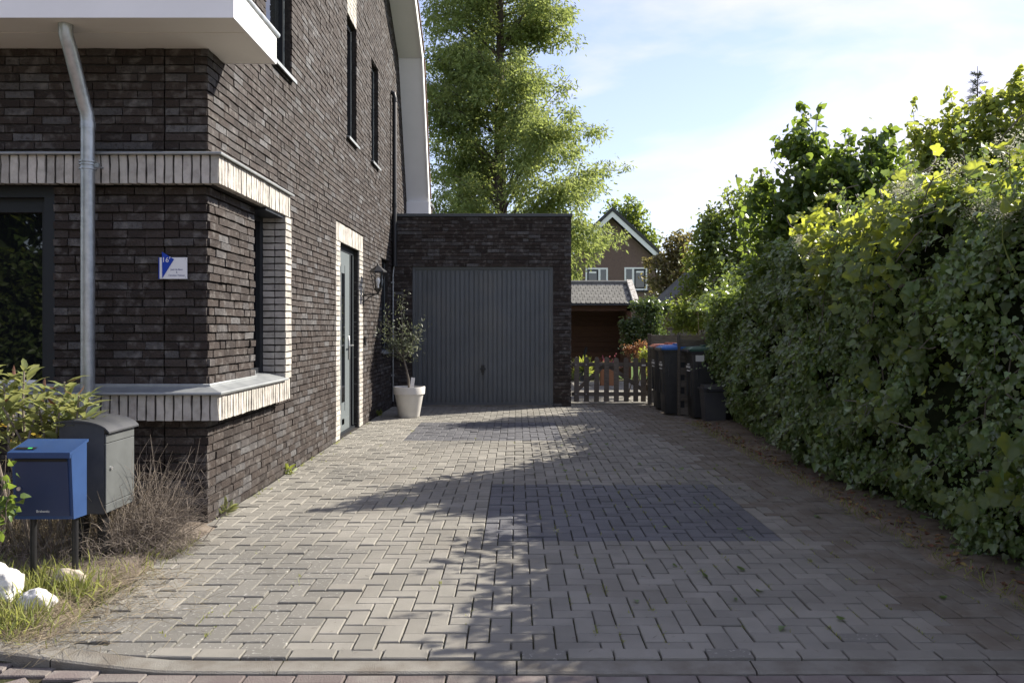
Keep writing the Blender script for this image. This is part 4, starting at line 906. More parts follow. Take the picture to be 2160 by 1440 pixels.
for s in (1, -1):
    X = lambda a: apx + s * a
    W_ = rx - apx
    b = MB(); b.prism([(0, apz), (W_, apz - slope * W_), (W_, apz - slope * W_ - .32), (0, apz - .32)], lambda a, q: (X(a), FY - .45, q), lambda a, q: (X(a), FY - .38, q)); b.build('barge_board', mt['white_edge'], fh)
    b = MB(); b.prism([(0, apz + .25), (W_ + .15, apz - slope * (W_ + .15) + .25), (W_ + .15, apz - slope * (W_ + .15) + .02), (0, apz + .02)], lambda a, q: (X(a), FY - .5, q), lambda a, q: (X(a), FY + 9.3, q)); b.build('roof', mt['roof_dark'], fh)
# small gabled roof and ribbed roof between the shrubs
sg = thing('neighbour_shed', 'small gabled shed roof peeping over the shelter ridge', 'shed', (0, 0, 0))
ax_, az_ = (1190 - CX) * 30 / F, CH - (560 - CY) * 30 / F
MB().prism([(ax_ - 1.2, az_ - 1.0), (ax_, az_ - .1), (ax_ + 1.0, az_ - .9), (ax_ + 1.0, -.1), (ax_ - 1.2, -.1)], lambda a, b: (a, 30.2, b), lambda a, b: (a, 33, b)).build('wall', mt['soffit'], sg)
for s in (1, -1): MB().prism([(0, .05), (1.25, -.95), (1.25, -1.07), (0, -.07)], lambda a, b: (ax_ + s * a, 30.0, az_ + b), lambda a, b: (ax_ + s * a, 33.2, az_ + b)).build('roof', mt['roof_dark'], sg)
rs = thing('ribbed_roof_shed', 'low shed with ribbed grey roof between garden shrubs', 'shed', (0, 0, 0))
q0, q1, q2 = P(1405, 640, 20), P(1470, 590, 21.5), P(1520, 590, 21.5)
MB().box(q0.x + .1, q0.x + 2.2, 20.3, 22, -.1, 1.9).build('wall', mt['wood_red'], rs)
rr = MB(); zz0, zz1 = 1.95, 2.95
rr.add([(q0.x, 19.9, zz0), (q0.x + 1.1, 19.9, zz1), (q0.x + 1.1, 23, zz1), (q0.x, 23, zz0), (q0.x, 19.9, zz0 + .05), (q0.x + 1.1, 19.9, zz1 + .05), (q0.x + 1.1, 23, zz1 + .05), (q0.x, 23, zz0 + .05)], [(0, 1, 2, 3), (4, 7, 6, 5), (0, 4, 5, 1), (1, 5, 6, 2), (2, 6, 7, 3), (3, 7, 4, 0)]); rr.build('roof', mt['roof_dark'], rs)
for k in range(9):
    t = (k + .5) / 9; MB().box(q0.x + .02 + 1.06 * 0, q0.x + 1.08, 19.86, 19.885, zz0 - .9 + 0 + .19 * k, zz0 - .9 + .19 * k + .17).build('cladding_board', mt['wood_h'], rs) if False else None
gbl = MB(); n = 10
for k in range(n):
    z0 = 1.0 + k * .19; x0 = q0.x + max(0, (z0 - zz0 + .05)) * 1.1 + .06
    if x0 < q0.x + 1.9: MB().box(x0, q0.x + 2.2, 20.1, 20.13, z0, z0 + .175, .004).build('cladding_board', mt['wood_h'], rs)
# ================================================================== PLANTS
def clump_points(clumps, n, shell=.55):
    """clumps: (center Vector, rx, rz); points biased to the outer shell with sub-clumps"""
    w = np.array([c[1] ** 2 * c[2] for c in clumps]) ** .72; w /= w.sum(); out = []; nr = []
    for c, k in zip(clumps, (w * n).astype(int)):
        if k < 1: continue
        sub = max(3, int(6 + c[1] * 9)); sc = rnd_dir(sub) * (shell + (1 - shell) * NR.random((sub, 1)))
        idx = NR.integers(0, sub, k); p = sc[idx] * .78 + NR.normal(size=(k, 3)) * (.25 if c[1] < 1 else .2)
        out.append(p * np.array([c[1], c[1], c[2]]) + np.array(c[0])); nr.append(p + np.array([0, 0, .35]))
    return np.vstack(out), np.vstack(nr)
def limb(mb, a, b, r0, r1, bend=.12, n=6, seg=6):
    a = Vector(a); b = Vector(b); L = (b - a).length; o = Vector((R.gauss(0, 1), R.gauss(0, 1), R.gauss(0, .4))) * bend * L * .5
    pts_ = [a.lerp(b, t) + o * math.sin(math.pi * t) + Vector((R.gauss(0, 1), R.gauss(0, 1), 0)) * .012 * L for t in np.linspace(0, 1, seg)]
    mb.tube(pts_, list(np.linspace(r0, r1, seg)), n); return pts_
def shrub(name, label, cat, base, clumps, n, tmpl, size, m, r=.05, bark='bark', droop=.4, group=None, shoots=(), crown='crown', multi=1, nb=.6, singles=0):
    t = thing(name, label, cat, base, group); bv = Vector(base); mb = MB()
    cl = [(Vector(c[0]) - bv, c[1], c[2]) for c in clumps]
    low = min(c[0].z for c in cl)
    tops = []
    for k in range(multi):
        hub = Vector((R.uniform(-.1, .1) * (multi > 1), R.uniform(-.1, .1) * (multi > 1), max(.15, low * (.55 if multi == 1 else .2))))
        limb(mb, (hub.x * .5, hub.y * .5, -.15), hub, r, r * .75, .05); tops.append(hub)
    for c in cl:
        h = min(tops, key=lambda q: (q - c[0]).length)
        pts_ = limb(mb, h, c[0] + Vector((0, 0, c[2] * .25)), r * .55, r * .12, .18)
        for q in range(4):
            e = c[0] + Vector((R.uniform(-1, 1) * c[1], R.uniform(-1, 1) * c[1], R.uniform(-.3, 1) * c[2])) * .85; limb(mb, pts_[3], e, r * .22, r * .05, .1, 4, 4)
    pos, nr = clump_points(cl, n)
    for (s0, s1, k) in shoots:
        a = Vector(s0) - bv; b_ = Vector(s1) - bv; limb(mb, a, b_, r * .14, r * .05, .06, 4, 5)
        tt = NR.random(k); pp = np.array(a)[None] * (1 - tt[:, None]) + np.array(b_)[None] * tt[:, None] + NR.normal(size=(k, 3)) * np.array([.055, .055, .03]) * (1.5 - tt[:, None])
        pos = np.vstack([pos, pp]); nr = np.vstack([nr, rnd_dir(k, (0, 0, .6))])
    mb.build('trunk', mt[bark], t, True)
    k = len(pos); nrm = nr * nb + rnd_dir(k); tip = rnd_dir(k, (0, 0, -droop * 1.6)); sz = NR.uniform(size[0], size[1], k)
    if singles:
        d = pos + np.array(bv); key = np.where(inframe(d), sz / d[:, 1], 0) * NR.uniform(.6, 1, k); o = np.argsort(-key); s, rest = o[:singles], o[singles:]
        single_leaves('leaf', pos[s], nrm[s], tip[s], sz[s], [tmpl], m, t)
        leaves(crown, pos[rest], nrm[rest], tip[rest], sz[rest], tmpl, m, t)['kind'] = 'stuff'
    else: leaves(crown, pos, nrm, tip, sz, tmpl, m, t)
    return t
def C(px_, py_, Y, r, rz=None): return (P(px_, py_, Y), r, rz or r)
# --- ivy hedge
def htop(y): return 2.28 - .10 * max(0, y - 8) - .03 * max(0, y - 10.5) + .20 * nz2(y, 0, 1.3) + .10 * nz2(y, 3, 3.1)
def hface(y, z):
    f = 2.88 + .075 * max(0, y - 7.2) - .20 * math.sin(min(1, z / 2.0) * math.pi * .8) + .24 * noise.noise(Vector((y * 1.1, z * 1.3, 5))) + .15 * noise.noise(Vector((y * 2.6, z * 3.0, 9)))
    if z < .25: f += (.25 - z) * .35
    return f
hedge = thing('ivy_hedge', 'tall dense ivy hedge along the right edge of driveway', 'hedge', (3.2, 7.5, 0)); hb = np.array((3.2, 7.5, 0))
V = []; Q = []; ys = np.linspace(2.6, 12.7, 70); zs = np.linspace(0, 1, 18)
for y in ys:
    row = [(hface(y, z * htop(y)) + .13, y, z * (htop(y) - .08)) for z in zs] + [(3.9, y, htop(y) - .1), (3.9, y, 0)]
    V += row
nr_ = 20
for a in range(len(ys) - 1):
    for b in range(nr_ - 1): Q.append((a * nr_ + b, a * nr_ + b + 1, (a + 1) * nr_ + b + 1, (a + 1) * nr_ + b))
Q.append(tuple(range(nr_))); Q.append(tuple(range((len(ys) - 1) * nr_, len(ys) * nr_))[::-1])
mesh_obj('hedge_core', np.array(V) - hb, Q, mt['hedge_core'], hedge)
pos = []; nrm = []; tip = []
N = 100000
yy = 2.9 + 10.0 * NR.random(N) ** 1.4
for y in yy:
    top = htop(y); z = R.random() * top
    gap = noise.noise(Vector((y * 3.6, z * 4.2, 2.5))) + .5 * noise.noise(Vector((y * 8, z * 9, 4.5)))
    if gap < -.17 and R.random() < .9: continue
    lay_ = abs(R.gauss(0, .06)) + .07 * max(0, gap); x = hface(y, z) + .10 - lay_
    if R.random() < .06: x -= R.uniform(0, .10)
    pos.append((x, y, max(.03, z))); nrm.append((-.7 + R.gauss(0, .5), -.35 + R.gauss(0, .6), .65 + R.gauss(0, .5))); tip.append((R.gauss(-.3, .4), R.gauss(-.2, .5), -1 + R.gauss(0, .4)))
for _ in range(9000):
    y = R.uniform(2.8, 12.8); x = R.uniform(2.7, 3.9); pos.append((x, y, htop(y) + abs(R.gauss(0, .07)) - .06)); nrm.append((R.gauss(-.2, .5), R.gauss(0, .5), 1)); tip.append((R.gauss(-.4, .7), R.gauss(0, .7), R.gauss(-.3, .3)))
for _ in range(1500):                                # end of the hedge beside the bins
    x = R.uniform(3.05, 3.9); z = R.uniform(0, 1.7); pos.append((x, 12.75 + abs(R.gauss(0, .05)), z)); nrm.append((R.gauss(-.3, .4), R.gauss(.5, .5), .3)); tip.append((R.gauss(0, .4), R.gauss(0, .4), -1))
runs = MB()
for _ in range(230):                                 # long runners hanging out of the face
    y = 3.6 + 8.6 * R.random(); z = R.uniform(.3, htop(y)); x = hface(y, z) + .05; L = R.uniform(.2, .55); d = Vector((-.55 + R.gauss(0, .2), -.75 + R.gauss(0, .4), R.gauss(.0, .18))).normalized()
    p = [Vector((x, y, z)) + d * (L * t) + Vector((0, 0, -.25 * L * t * t)) for t in np.linspace(0, 1, 7)]; runs.tube([v - Vector(hb) for v in p], [.0035 - .0004 * i for i in range(7)], 4)
    for k in range(int(L / .05)):
        t = (k + .5) / int(L / .05) * 6; i = min(5, int(t)); q = p[i].lerp(p[i + 1], t - i); pos.append((q.x + R.gauss(0, .012), q.y + R.gauss(0, .012), q.z + R.uniform(-.01, .03))); nrm.append((R.gauss(-.4, .4), R.gauss(-.3, .4), .8)); tip.append((R.gauss(-.5, .5), R.gauss(0, .7), R.gauss(-.4, .4)))
for _ in range(46):                                  # upright shoots on top
    y = 4.2 + 7.6 * R.random(); x = R.uniform(2.75, 3.6); L = R.uniform(.2, .55); p0 = Vector((x, y, htop(y) - .05)); p1 = p0 + Vector((R.gauss(-.1, .12), R.gauss(-.05, .12), L)); limb(runs, p0 - Vector(hb), p1 - Vector(hb), .005, .002, .15, 4, 5)
    for k in range(int(L * 90)):
        t = R.random(); q = p0.lerp(p1, t); s = .07 * (1.15 - t); pos.append((q.x + R.gauss(0, s), q.y + R.gauss(0, s), q.z + R.gauss(0, .03))); nrm.append((R.gauss(-.3, .6), R.gauss(-.2, .6), .6)); tip.append((R.gauss(-.3, .6), R.gauss(0, .6), R.gauss(-.3, .5)))
for _ in range(70):
    y = 3.4 + 9 * R.random(); z = R.uniform(.05, 1.2); p0 = Vector((hface(y, z) + .08, y, z)); p1 = p0 + Vector((R.uniform(-.05, .05), R.uniform(-.5, .5), R.uniform(.2, .8))); limb(runs, p0 - Vector(hb), p1 - Vector(hb), .006, .003, .2, 5, 5)
runs.build('stem', mt['grey_bark'], hedge, kind='stuff')
pos = np.array(pos); nrm = np.array(nrm); tip = np.array(tip); n = len(pos); sz = NR.gamma(6, .0064, n).clip(.018, .085) * np.clip(.78 + .05 * (pos[:, 1] - 4), .78, 1.05) * np.where(NR.random(n) < .07, 1.45, 1)
key = np.where(inframe(pos) & (pos[:, 0] < np.array([hface(a, min(b, 2.2)) for a, b in zip(pos[:, 1], pos[:, 2])]) + .03), sz / pos[:, 1], 0); o = np.argsort(-key); s, rest = o[:300], o[300:]
single_leaves('ivy_leaf', pos[s] - hb, nrm[s], tip[s], sz[s], [IVY], mt['ivy'], hedge)
leaves('foliage', pos[rest] - hb, nrm[rest], tip[rest], sz[rest], IVY, mt['ivy'], hedge, 'stuff')
# --- grape vine over the hedge
vine = thing('grape_vine', 'grape vine with large sunlit lobed leaves trailing over the ivy', 'vine', (2.75, 6.0, 0)); vb = np.array((2.75, 6.0, 0)); vs = MB()
GR = [grape(i) for i in range(7)]
vp, vnn, vt, vz = [], [], [], []
def vleaf(px_, py_, Y, s, n=None, t=None):
    p = P(px_, py_, Y); vp.append(p - Vector(vb)); vnn.append(n or (R.gauss(-.35, .4), R.gauss(-.5, .4), R.gauss(.75, .35))); vt.append(t or (R.gauss(-.5, .5), R.gauss(-.2, .5), R.gauss(-.7, .4))); vz.append(s)
def hx_at(px_, py_):                                 # depth where the sight line meets the hedge face
    Y = 8.0
    for _ in range(25): z = CH - (py_ - CY) * Y / F; Y = .5 * Y + .5 * (hface(Y, max(0, min(z, 2.2))) - .06) * F / (px_ - CX)
    return Y
for _ in range(160):
    a = R.uniform(-.2, 1); px_ = 1705 + 215 * abs(a) + R.gauss(0, 14); py_ = R.triangular(405, 640, 450) + (25 if px_ < 1740 else 0); vleaf(px_, py_, hx_at(px_, min(py_, 560)) - R.uniform(.05, .4), R.uniform(.075, .14))
for _ in range(60): px_ = R.uniform(1860, 2180); vleaf(px_, 395 - (px_ - 1860) * .10 + R.gauss(0, 35), hx_at(px_, 420) + R.uniform(-.2, .35), R.uniform(.08, .14))
for _ in range(40): px_ = R.triangular(1740, 2000, 1860); py_ = R.uniform(560, 900); vleaf(px_, py_, hx_at(px_, py_) - R.uniform(0, .15), R.uniform(.07, .125), (R.gauss(-.8, .3), R.gauss(-.5, .3), R.gauss(.3, .3)), (R.gauss(0, .3), R.gauss(0, .3), -1))
for (px_, py_, s) in ((1905, 985, .10), (1940, 970, .11), (1975, 1035, .09), (2085, 925, .13), (2140, 915, .155), (2100, 985, .14), (2125, 1030, .13), (2160, 960, .15), (2075, 1040, .09), (1885, 870, .09), (1945, 900, .13), (2165, 1045, .10), (2040, 1055, .12), (1990, 1085, .08), (2150, 880, .10)):
    vleaf(px_, py_, hx_at(px_, py_) - R.uniform(.06, .2), s, (R.gauss(-.5, .3), R.gauss(-.6, .3), R.gauss(.5, .3)), (R.gauss(0, .3), R.gauss(0, .3), -1))
for _ in range(46):
    i = R.randrange(len(vp)); a = vp[i]; b_ = a + Vector((R.uniform(.0, .3), R.uniform(-.5, .5), R.uniform(-.1, .3))); limb(vs, b_, a, .005, .003, .25, 5, 6)
for (px_, py_) in ((1735, 620), (1760, 640), (1720, 610), (1700, 600)):
    p = P(px_, py_, hx_at(px_, py_) - .3) - Vector(vb); vs.tube([p + Vector((.03 * math.cos(k * .9), 0, -.02 * k + .02 * math.sin(k * .9))) for k in range(8)], .0022, 4)
vs.build('stem', mt['grey_bark'], vine, kind='stuff')
single_leaves('vine_leaf', np.array(vp), np.array(vnn), np.array(vt), np.array(vz), GR, mt['vine'], vine)
# --- pale flowering climber
fc = thing('flowering_climber', 'climber with creamy fuzzy flower clusters on top of the hedge', 'climber', (3.0, 6, 2.0)); fb = Vector((3.0, 6, 2.0)); fs = MB()
for (px_, py_, r) in ((2010, 360, .10), (1915, 385, .09), (1940, 400, .10), (2130, 310, .11), (1895, 410, .08), (2085, 430, .09), (1735, 500, .08), (1690, 505, .08), (2050, 455, .08), (1715, 530, .07), (2120, 440, .07)):
    c = P(px_, py_, hx_at(px_, 430)) - fb; k = 330; pp = np.array(c) + NR.normal(size=(k, 3)) * r * .5; leaves('flower_cluster', pp, rnd_dir(k), rnd_dir(k), NR.uniform(.008, .018, k), OVAL, mt['cream'], fc, 'stuff')
    fs = MB(); limb(fs, c + Vector((.05, 0, -.35)), c, .005, .002, .15, 4, 5); fs.build('stem', mt['grass'], fc)
# --- shrubs behind the hedge
shrub('lilac_shrub', 'tall dark green lilac shrub rising behind the ivy hedge', 'shrub', (4.0, 9.3, 0),
    [C(1690, 330, 9.2, .34), C(1655, 425, 9.4, .42), C(1745, 400, 9.0, .45), C(1800, 370, 8.8, .38), C(1858, 345, 8.8, .33), C(1850, 440, 8.8, .45), C(1622, 480, 9.6, .40), C(1700, 510, 9.2, .48), C(1790, 480, 9.0, .48), C(1610, 560, 9.8, .42), C(1720, 600, 9.4, .5)],
    7600, HEART, (.065, .105), mt['lilac'], .06, 'grey_bark', .5, 'shrubs behind the hedge', [(P(1690, 340, 9.2), P(1692, 215, 9.2), 70), (P(1720, 350, 9.2), P(1728, 225, 9.2), 50), (P(1650, 420, 9.4), P(1600, 380, 9.4), 40), (P(1870, 350, 8.8), P(1880, 262, 8.8), 60), (P(1790, 360, 8.8), P(1790, 275, 8.8), 40), (P(1830, 360, 8.8), P(1838, 285, 8.8), 40)], multi=3, singles=150)
shrub('yellowing_shrub', 'shrub with yellow turning leaves behind hedge at right edge', 'shrub', (6.6, 11.6, 0),
    [C(1935, 345, 11.74, 0.42), C(1985, 300, 11.74, 0.42), C(2045, 285, 11.60, 0.50), C(2105, 260, 11.46, 0.46), C(2155, 235, 11.46, 0.42), C(1990, 385, 11.74, 0.56), C(2080, 350, 11.46, 0.59), C(2150, 330, 11.46, 0.56), C(1925, 420, 11.74, 0.50), C(2230, 300, 11.46, 0.70)],
    6400, HEART, (.07, .115), mt['yellow'], .05, 'grey_bark', .4, 'shrubs behind the hedge', [(P(1930, 320, 11.74), P(1925, 208, 11.74), 36), (P(2005, 280, 11.60), P(2003, 182, 11.60), 60), (P(2130, 240, 11.46), P(2150, 150, 11.46), 80), (P(2090, 260, 11.46), P(2080, 190, 11.46), 50)], multi=3, singles=150)
sp = thing('spruce_tree', 'thin spruce tip poking above the yellow shrub', 'tree', (P(2062, 300, 14).x, 14, 0)); tp_ = P(2062, 140, 14).z; m_ = MB(); m_.tube([(0, 0, -.1), (0, 0, 3), (0, 0, tp_)], [.09, .05, .004], 7); pos = []; dirs = []
for k in range(60):
    z = tp_ - .12 - (k / 60) ** 1.2 * 2.6; L = .06 + (tp_ - z) * .22; a = R.uniform(0, 6.28); e = Vector((math.cos(a) * L, math.sin(a) * L, z + L * .25)); m_.tube([(0, 0, z), e], [.008, .003], 4)
    for q in range(36): t = R.random(); pos.append((e.x * t, e.y * t, z + (e.z - z) * t)); dirs.append((e.x / L + R.gauss(0, .6), e.y / L + R.gauss(0, .6), .3 + R.gauss(0, .5)))
m_.build('trunk', mt['bark'], sp); pos = np.array(pos); leaves('crown', pos, rnd_dir(len(pos)), np.array(dirs), NR.uniform(.05, .09, len(pos)), NARROW, mt['spruce'], sp)
shrub('garden_tree', 'rounded green garden tree behind the far end of the hedge', 'tree', (4.0, 14.5, 0),
    [C(1500, 560, 14, .45), C(1535, 475, 14.2, .45), C(1560, 560, 14, .55), C(1580, 430, 14.4, .45), C(1505, 500, 14.2, .38), C(1478, 605, 14, .40), C(1600, 500, 14.2, .5), C(1475, 545, 14.4, .33), C(1535, 630, 13.8, .45), C(1590, 600, 13.8, .5), C(1640, 560, 14, .6)],
    9500, OVAL, (.07, .12), mt['greentree'], .09, 'bark', .4, None, [(P(1500, 470, 14.2), P(1495, 430, 14.2), 14), (P(1540, 440, 14.2), P(1530, 395, 14.2), 20)])
shrub('bronze_tree', 'bronze leaved small tree beside the far brick house', 'tree', (5.2, 25, 0),
    [C(1425, 520, 25, .5), C(1448, 560, 25, .6), C(1402, 570, 25, .55), C(1425, 610, 25, .65), C(1385, 590, 25, .45), C(1440, 500, 25, .35), C(1380, 550, 25, .3)], 4200, OVAL, (.10, .17), mt['brown'], .10, 'bark', .3)
shrub('distant_tree', 'light green tree rising behind the far house roof', 'tree', (6.5, 60, 0), [C(1300, 450, 60, 1.2), C(1325, 460, 60, 1.1), C(1345, 450, 60, .9), C(1362, 490, 60, .9), C(1330, 430, 60, .7), C(1375, 515, 60, .8), C(1330, 500, 60, 1.5)], 2300, OVAL, (.24, .42), mt['greentree'], .2, 'bark', .2)
shrub('distant_tree', 'low green tree in the gap between bronze tree and hedge', 'tree', (10.5, 40, 0), [C(1480, 610, 40, 1.3), C(1440, 640, 40, 1.3), C(1530, 600, 40, 1.5)], 2200, OVAL, (.2, .34), mt['greentree'], .16, 'bark', .2)
shrub('laurel_bush', 'glossy evergreen bush in front of the garden shelter', 'bush', (2.75, 17.2, 0),
    [C(1345, 690, 17, .30), C(1372, 660, 17, .30), C(1330, 720, 17, .24), C(1385, 695, 17, .30), C(1350, 645, 17.2, .22), C(1315, 690, 17, .16), C(1360, 740, 17, .3), C(1395, 650, 17.4, .25)], 6500, OVAL, (.055, .09), mt['laurel'], .04, 'bark', .2, multi=3)
shrub('garden_shrub', 'leafy shrubs spilling over the board fence behind the bins', 'shrub', (3.6, 15.7, 0),
    [C(1420, 685, 15.6, .22), C(1460, 675, 15.6, .30), C(1500, 665, 15.6, .32), C(1530, 640, 15.4, .40), C(1440, 655, 15.8, .28), C(1490, 630, 15.8, .30), C(1550, 690, 15, .35)], 5200, OVAL, (.06, .10), mt['greentree'], .04, 'bark', .3, multi=3)
shrub('autumn_shrub', 'low reddish and yellow shrub just behind the gate', 'shrub', (2.35, 16.2, 0), [C(1325, 735, 16.2, .14), C(1345, 740, 16.2, .18), C(1362, 730, 16, .14), C(1355, 765, 16.2, .22)], 1500, OVAL, (.035, .06), mt['heath'], .02, 'bark', .0, multi=3)
shrub('yellow_bush', 'small bright green bush between gate and bins', 'bush', (2.55, 15.7, 0), [C(1355, 750, 15.7, .16), C(1372, 745, 15.7, .16), C(1372, 775, 15.7, .18)], 1000, OVAL, (.04, .06), mt['yellow'], .015, 'bark', .0, multi=2)
# pampas plume
pa = P(1472, 650, 14.8); pam = thing('pampas_plume', 'pale feathery pampas grass plume above the fence', 'plant', (pa.x, pa.y, 0)); m_ = MB(); m_.tube([(0, 0, 0), (.02, 0, 1.2), (.0, 0, pa.z)], .008, 5); m_.build('stem', mt['straw'], pam)
k = 700; tz = NR.random(k); pp = np.stack([NR.normal(size=k) * .035 * (1 - abs(tz - .4)) + .06 * tz, NR.normal(size=k) * .035, pa.z - .02 + tz * .42], 1); leaves('plume', pp, rnd_dir(k), rnd_dir(k, (.2, 0, 1.2)), NR.uniform(.05, .10, k), SPRAY, mt['cream'], pam)
# garden hose reel loop on the fence
hz = P(1508, 672, 14.3); hs = MB(); hs.tube([(hz.x + .10 * math.cos(t) , hz.y + .01 * t, hz.z + .14 * math.sin(t)) for t in np.linspace(0, 12.6, 40)], .012, 6); tag(hs.build('garden_hose', mt['lid_green'], None, True), 'coiled dark garden hose hanging in shrubs above the green bin', 'hose')
# planter with pink flowers, terracotta pot
pl = P(1285, 800, 19.5); pln = thing('flower_planter', 'planter of pink flowers behind the gate', 'planter', (pl.x, pl.y, 0))
MB().box(-.22, .22, -.14, .14, 0, .40, .01).build('box', mt['terracotta'], pln); k = 420; pp = np.stack([NR.normal(size=k) * .13, NR.normal(size=k) * .09, .42 + abs(NR.normal(size=k)) * .10], 1)[:260]; k = 260; leaves('flowers', pp, rnd_dir(k), rnd_dir(k, (0, 0, 1)), NR.uniform(.04, .08, k), OVAL, mt['pink'], pln); pp = np.stack([NR.normal(size=k) * .15, NR.normal(size=k) * .1, .42 + abs(NR.normal(size=k)) * .07], 1); leaves('foliage', pp, rnd_dir(k), rnd_dir(k, (0, 0, 1)), NR.uniform(.05, .08, k), OVAL, mt['yellow'], pln)
pl = P(1232, 790, 21.0); gp = thing('strap_leaf_plant', 'clump of yellow green strap leaves in front of the shelter', 'plant', (pl.x, pl.y, 0)); k = 150; pp = np.stack([NR.normal(size=k) * .06, NR.normal(size=k) * .06, np.full(k, .25)], 1); leaves('foliage', pp, rnd_dir(k), rnd_dir(k, (0, 0, 1.6)), NR.uniform(.25, .5, k), NARROW, mt['yellow'], gp); MB().lathe([(.001, 0), (.10, 0), (.14, .28), (.12, .28), (.001, .24)], 16).build('pot', mt['roof_dark'], gp)
# lawn tufts in the back garden
k = 5000; pp = np.stack([NR.uniform(.9, 5, k), NR.uniform(22.0, 24.2, k), np.full(k, -.02)], 1)
o = leaves('back_lawn', pp[pp[:, 0] < 1.9], rnd_dir(int((pp[:, 0] < 1.9).sum())), rnd_dir(int((pp[:, 0] < 1.9).sum()), (0, 0, 2)), np.full(int((pp[:, 0] < 1.9).sum()), .12), NARROW, mt['grass'], None); tag(o, 'sunny strip of lawn seen through the gate', 'grass', kind='stuff')
# --- dawn redwood
TY = 27.0; rb = P(1055, 700, TY); rw = thing('redwood_tree', 'tall feathery dawn redwood towering behind the garage', 'tree', (rb.x, TY, 0)); bv = Vector((rb.x, TY, 0)); m_ = MB()
zt = 17.0; m_.tube([(0, 0, -.2), (0, 0, 1.0), (.05, 0, 4), (-.02, 0, 8), (.0, 0, 12), (0, 0, zt)], [.42, .34, .24, .17, .11, .02], 10)
pos = []; tipd = []
outline_l = [(470, 895), (430, 890), (350, 905), (250, 890), (150, 895), (60, 895), (10, 895), (-60, 905), (-150, 940), (-250, 1000)]
outline_r = [(575, 1160), (540, 1215), (480, 1305), (400, 1300), (330, 1305), (290, 1290), (260, 1240), (230, 1200), (150, 1205), (60, 1195), (20, 1190), (-60, 1180), (-150, 1150), (-250, 1100)]
def edge(tab, py_):
    t = sorted(tab); return float(np.interp(py_, [a for a, b in t], [b for a, b in t]))
nb_ = 175
for b in range(nb_):
    py_ = 575 - (b + R.random()) / nb_ * 830; sd = R.choice((-1, 1)); fr_ = R.random() ** .55
    ex = edge(outline_r if sd > 0 else outline_l, py_); rr_ = abs((ex - 1055) * TY / F); z1_ = CH - (py_ - CY) * TY / F
    e = Vector((sd * rr_ * fr_ * R.uniform(.95, 1.08), R.choice((-1, 1)) * math.sqrt(1 - fr_ ** 2) * rr_ * .8, z1_)); Lb = max(.3, math.hypot(e.x, e.y)); z0_ = max(1.6, z1_ - Lb * R.uniform(.4, .9)); a0 = Vector((0, 0, z0_))
    wv = R.uniform(-.18, .22) * Lb; wh = R.uniform(-.15, .15) * Lb; pts_ = [a0.lerp(e, t) + Vector((0, wh * math.sin(math.pi * t), wv * math.sin(math.pi * t) + R.gauss(0, .03))) for t in np.linspace(0, 1, 7)]; m_.tube(pts_, list(np.linspace(.042, .006, 7)), 5)
    for q in range(int(4 + Lb * 3.6)):
        t = R.uniform(.15, 1.0) ** .7 * 5.999; i = int(t); c = pts_[i].lerp(pts_[i + 1], t - i) + Vector((R.gauss(0, .26), R.gauss(0, .26), R.gauss(-.08, .16))); s = R.uniform(.10, .21)
        for w in range(int(78 * (s / .16) ** 1.6)):
            v = Vector((R.gauss(0, s), R.gauss(0, s), R.gauss(-.05, s * .75))); pos.append(c + v); tipd.append((v.x / s * .7 + R.gauss(0, .4), v.y / s * .7 + R.gauss(0, .4), -.9 + R.gauss(0, .5)))
m_.build('trunk', mt['bark'], rw, True); pos = np.array([tuple(p) for p in pos]); tipd = np.array(tipd); print('redwood sprays', len(pos))
leaves('crown', pos, rnd_dir(len(pos)), tipd, NR.uniform(.10, .20, len(pos)), FROND, mt['redwood'], rw)
# --- trees across the street, mirrored in the front window
for k, (x, y, h) in enumerate(((-14.5, -8, 8), (-10, -9, 8.5), (-19, -6, 8))):
    shrub('street_tree', ['leafy tree across the street mirrored at left of the window', 'tall tree across the street behind the viewer', 'outermost street tree beyond the house corner'][k], 'tree', (x, y, 0), [(Vector((x + R.uniform(-1.5, 1.5), y + R.uniform(-1.2, 1.2), h * f)), 2.2, 1.6) for f in (.14, .24, .34, .5, .62, .75, .9)], 15000, OVAL, (.26, .42), mt['greentree'], .16, 'bark', .2, 'trees across the street')
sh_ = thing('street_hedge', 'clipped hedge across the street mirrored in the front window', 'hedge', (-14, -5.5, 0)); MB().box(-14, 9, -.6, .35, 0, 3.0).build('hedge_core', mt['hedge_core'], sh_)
k = 15000; pp = np.stack([NR.uniform(-14, 9, k), .36 + abs(NR.normal(size=k)) * .12, NR.uniform(0, 3.1, k)], 1); leaves('foliage', pp, rnd_dir(k, (0, .8, .4)), rnd_dir(k, (0, 0, -.5)), NR.uniform(.12, .22, k), OVAL, mt['greentree'], sh_)
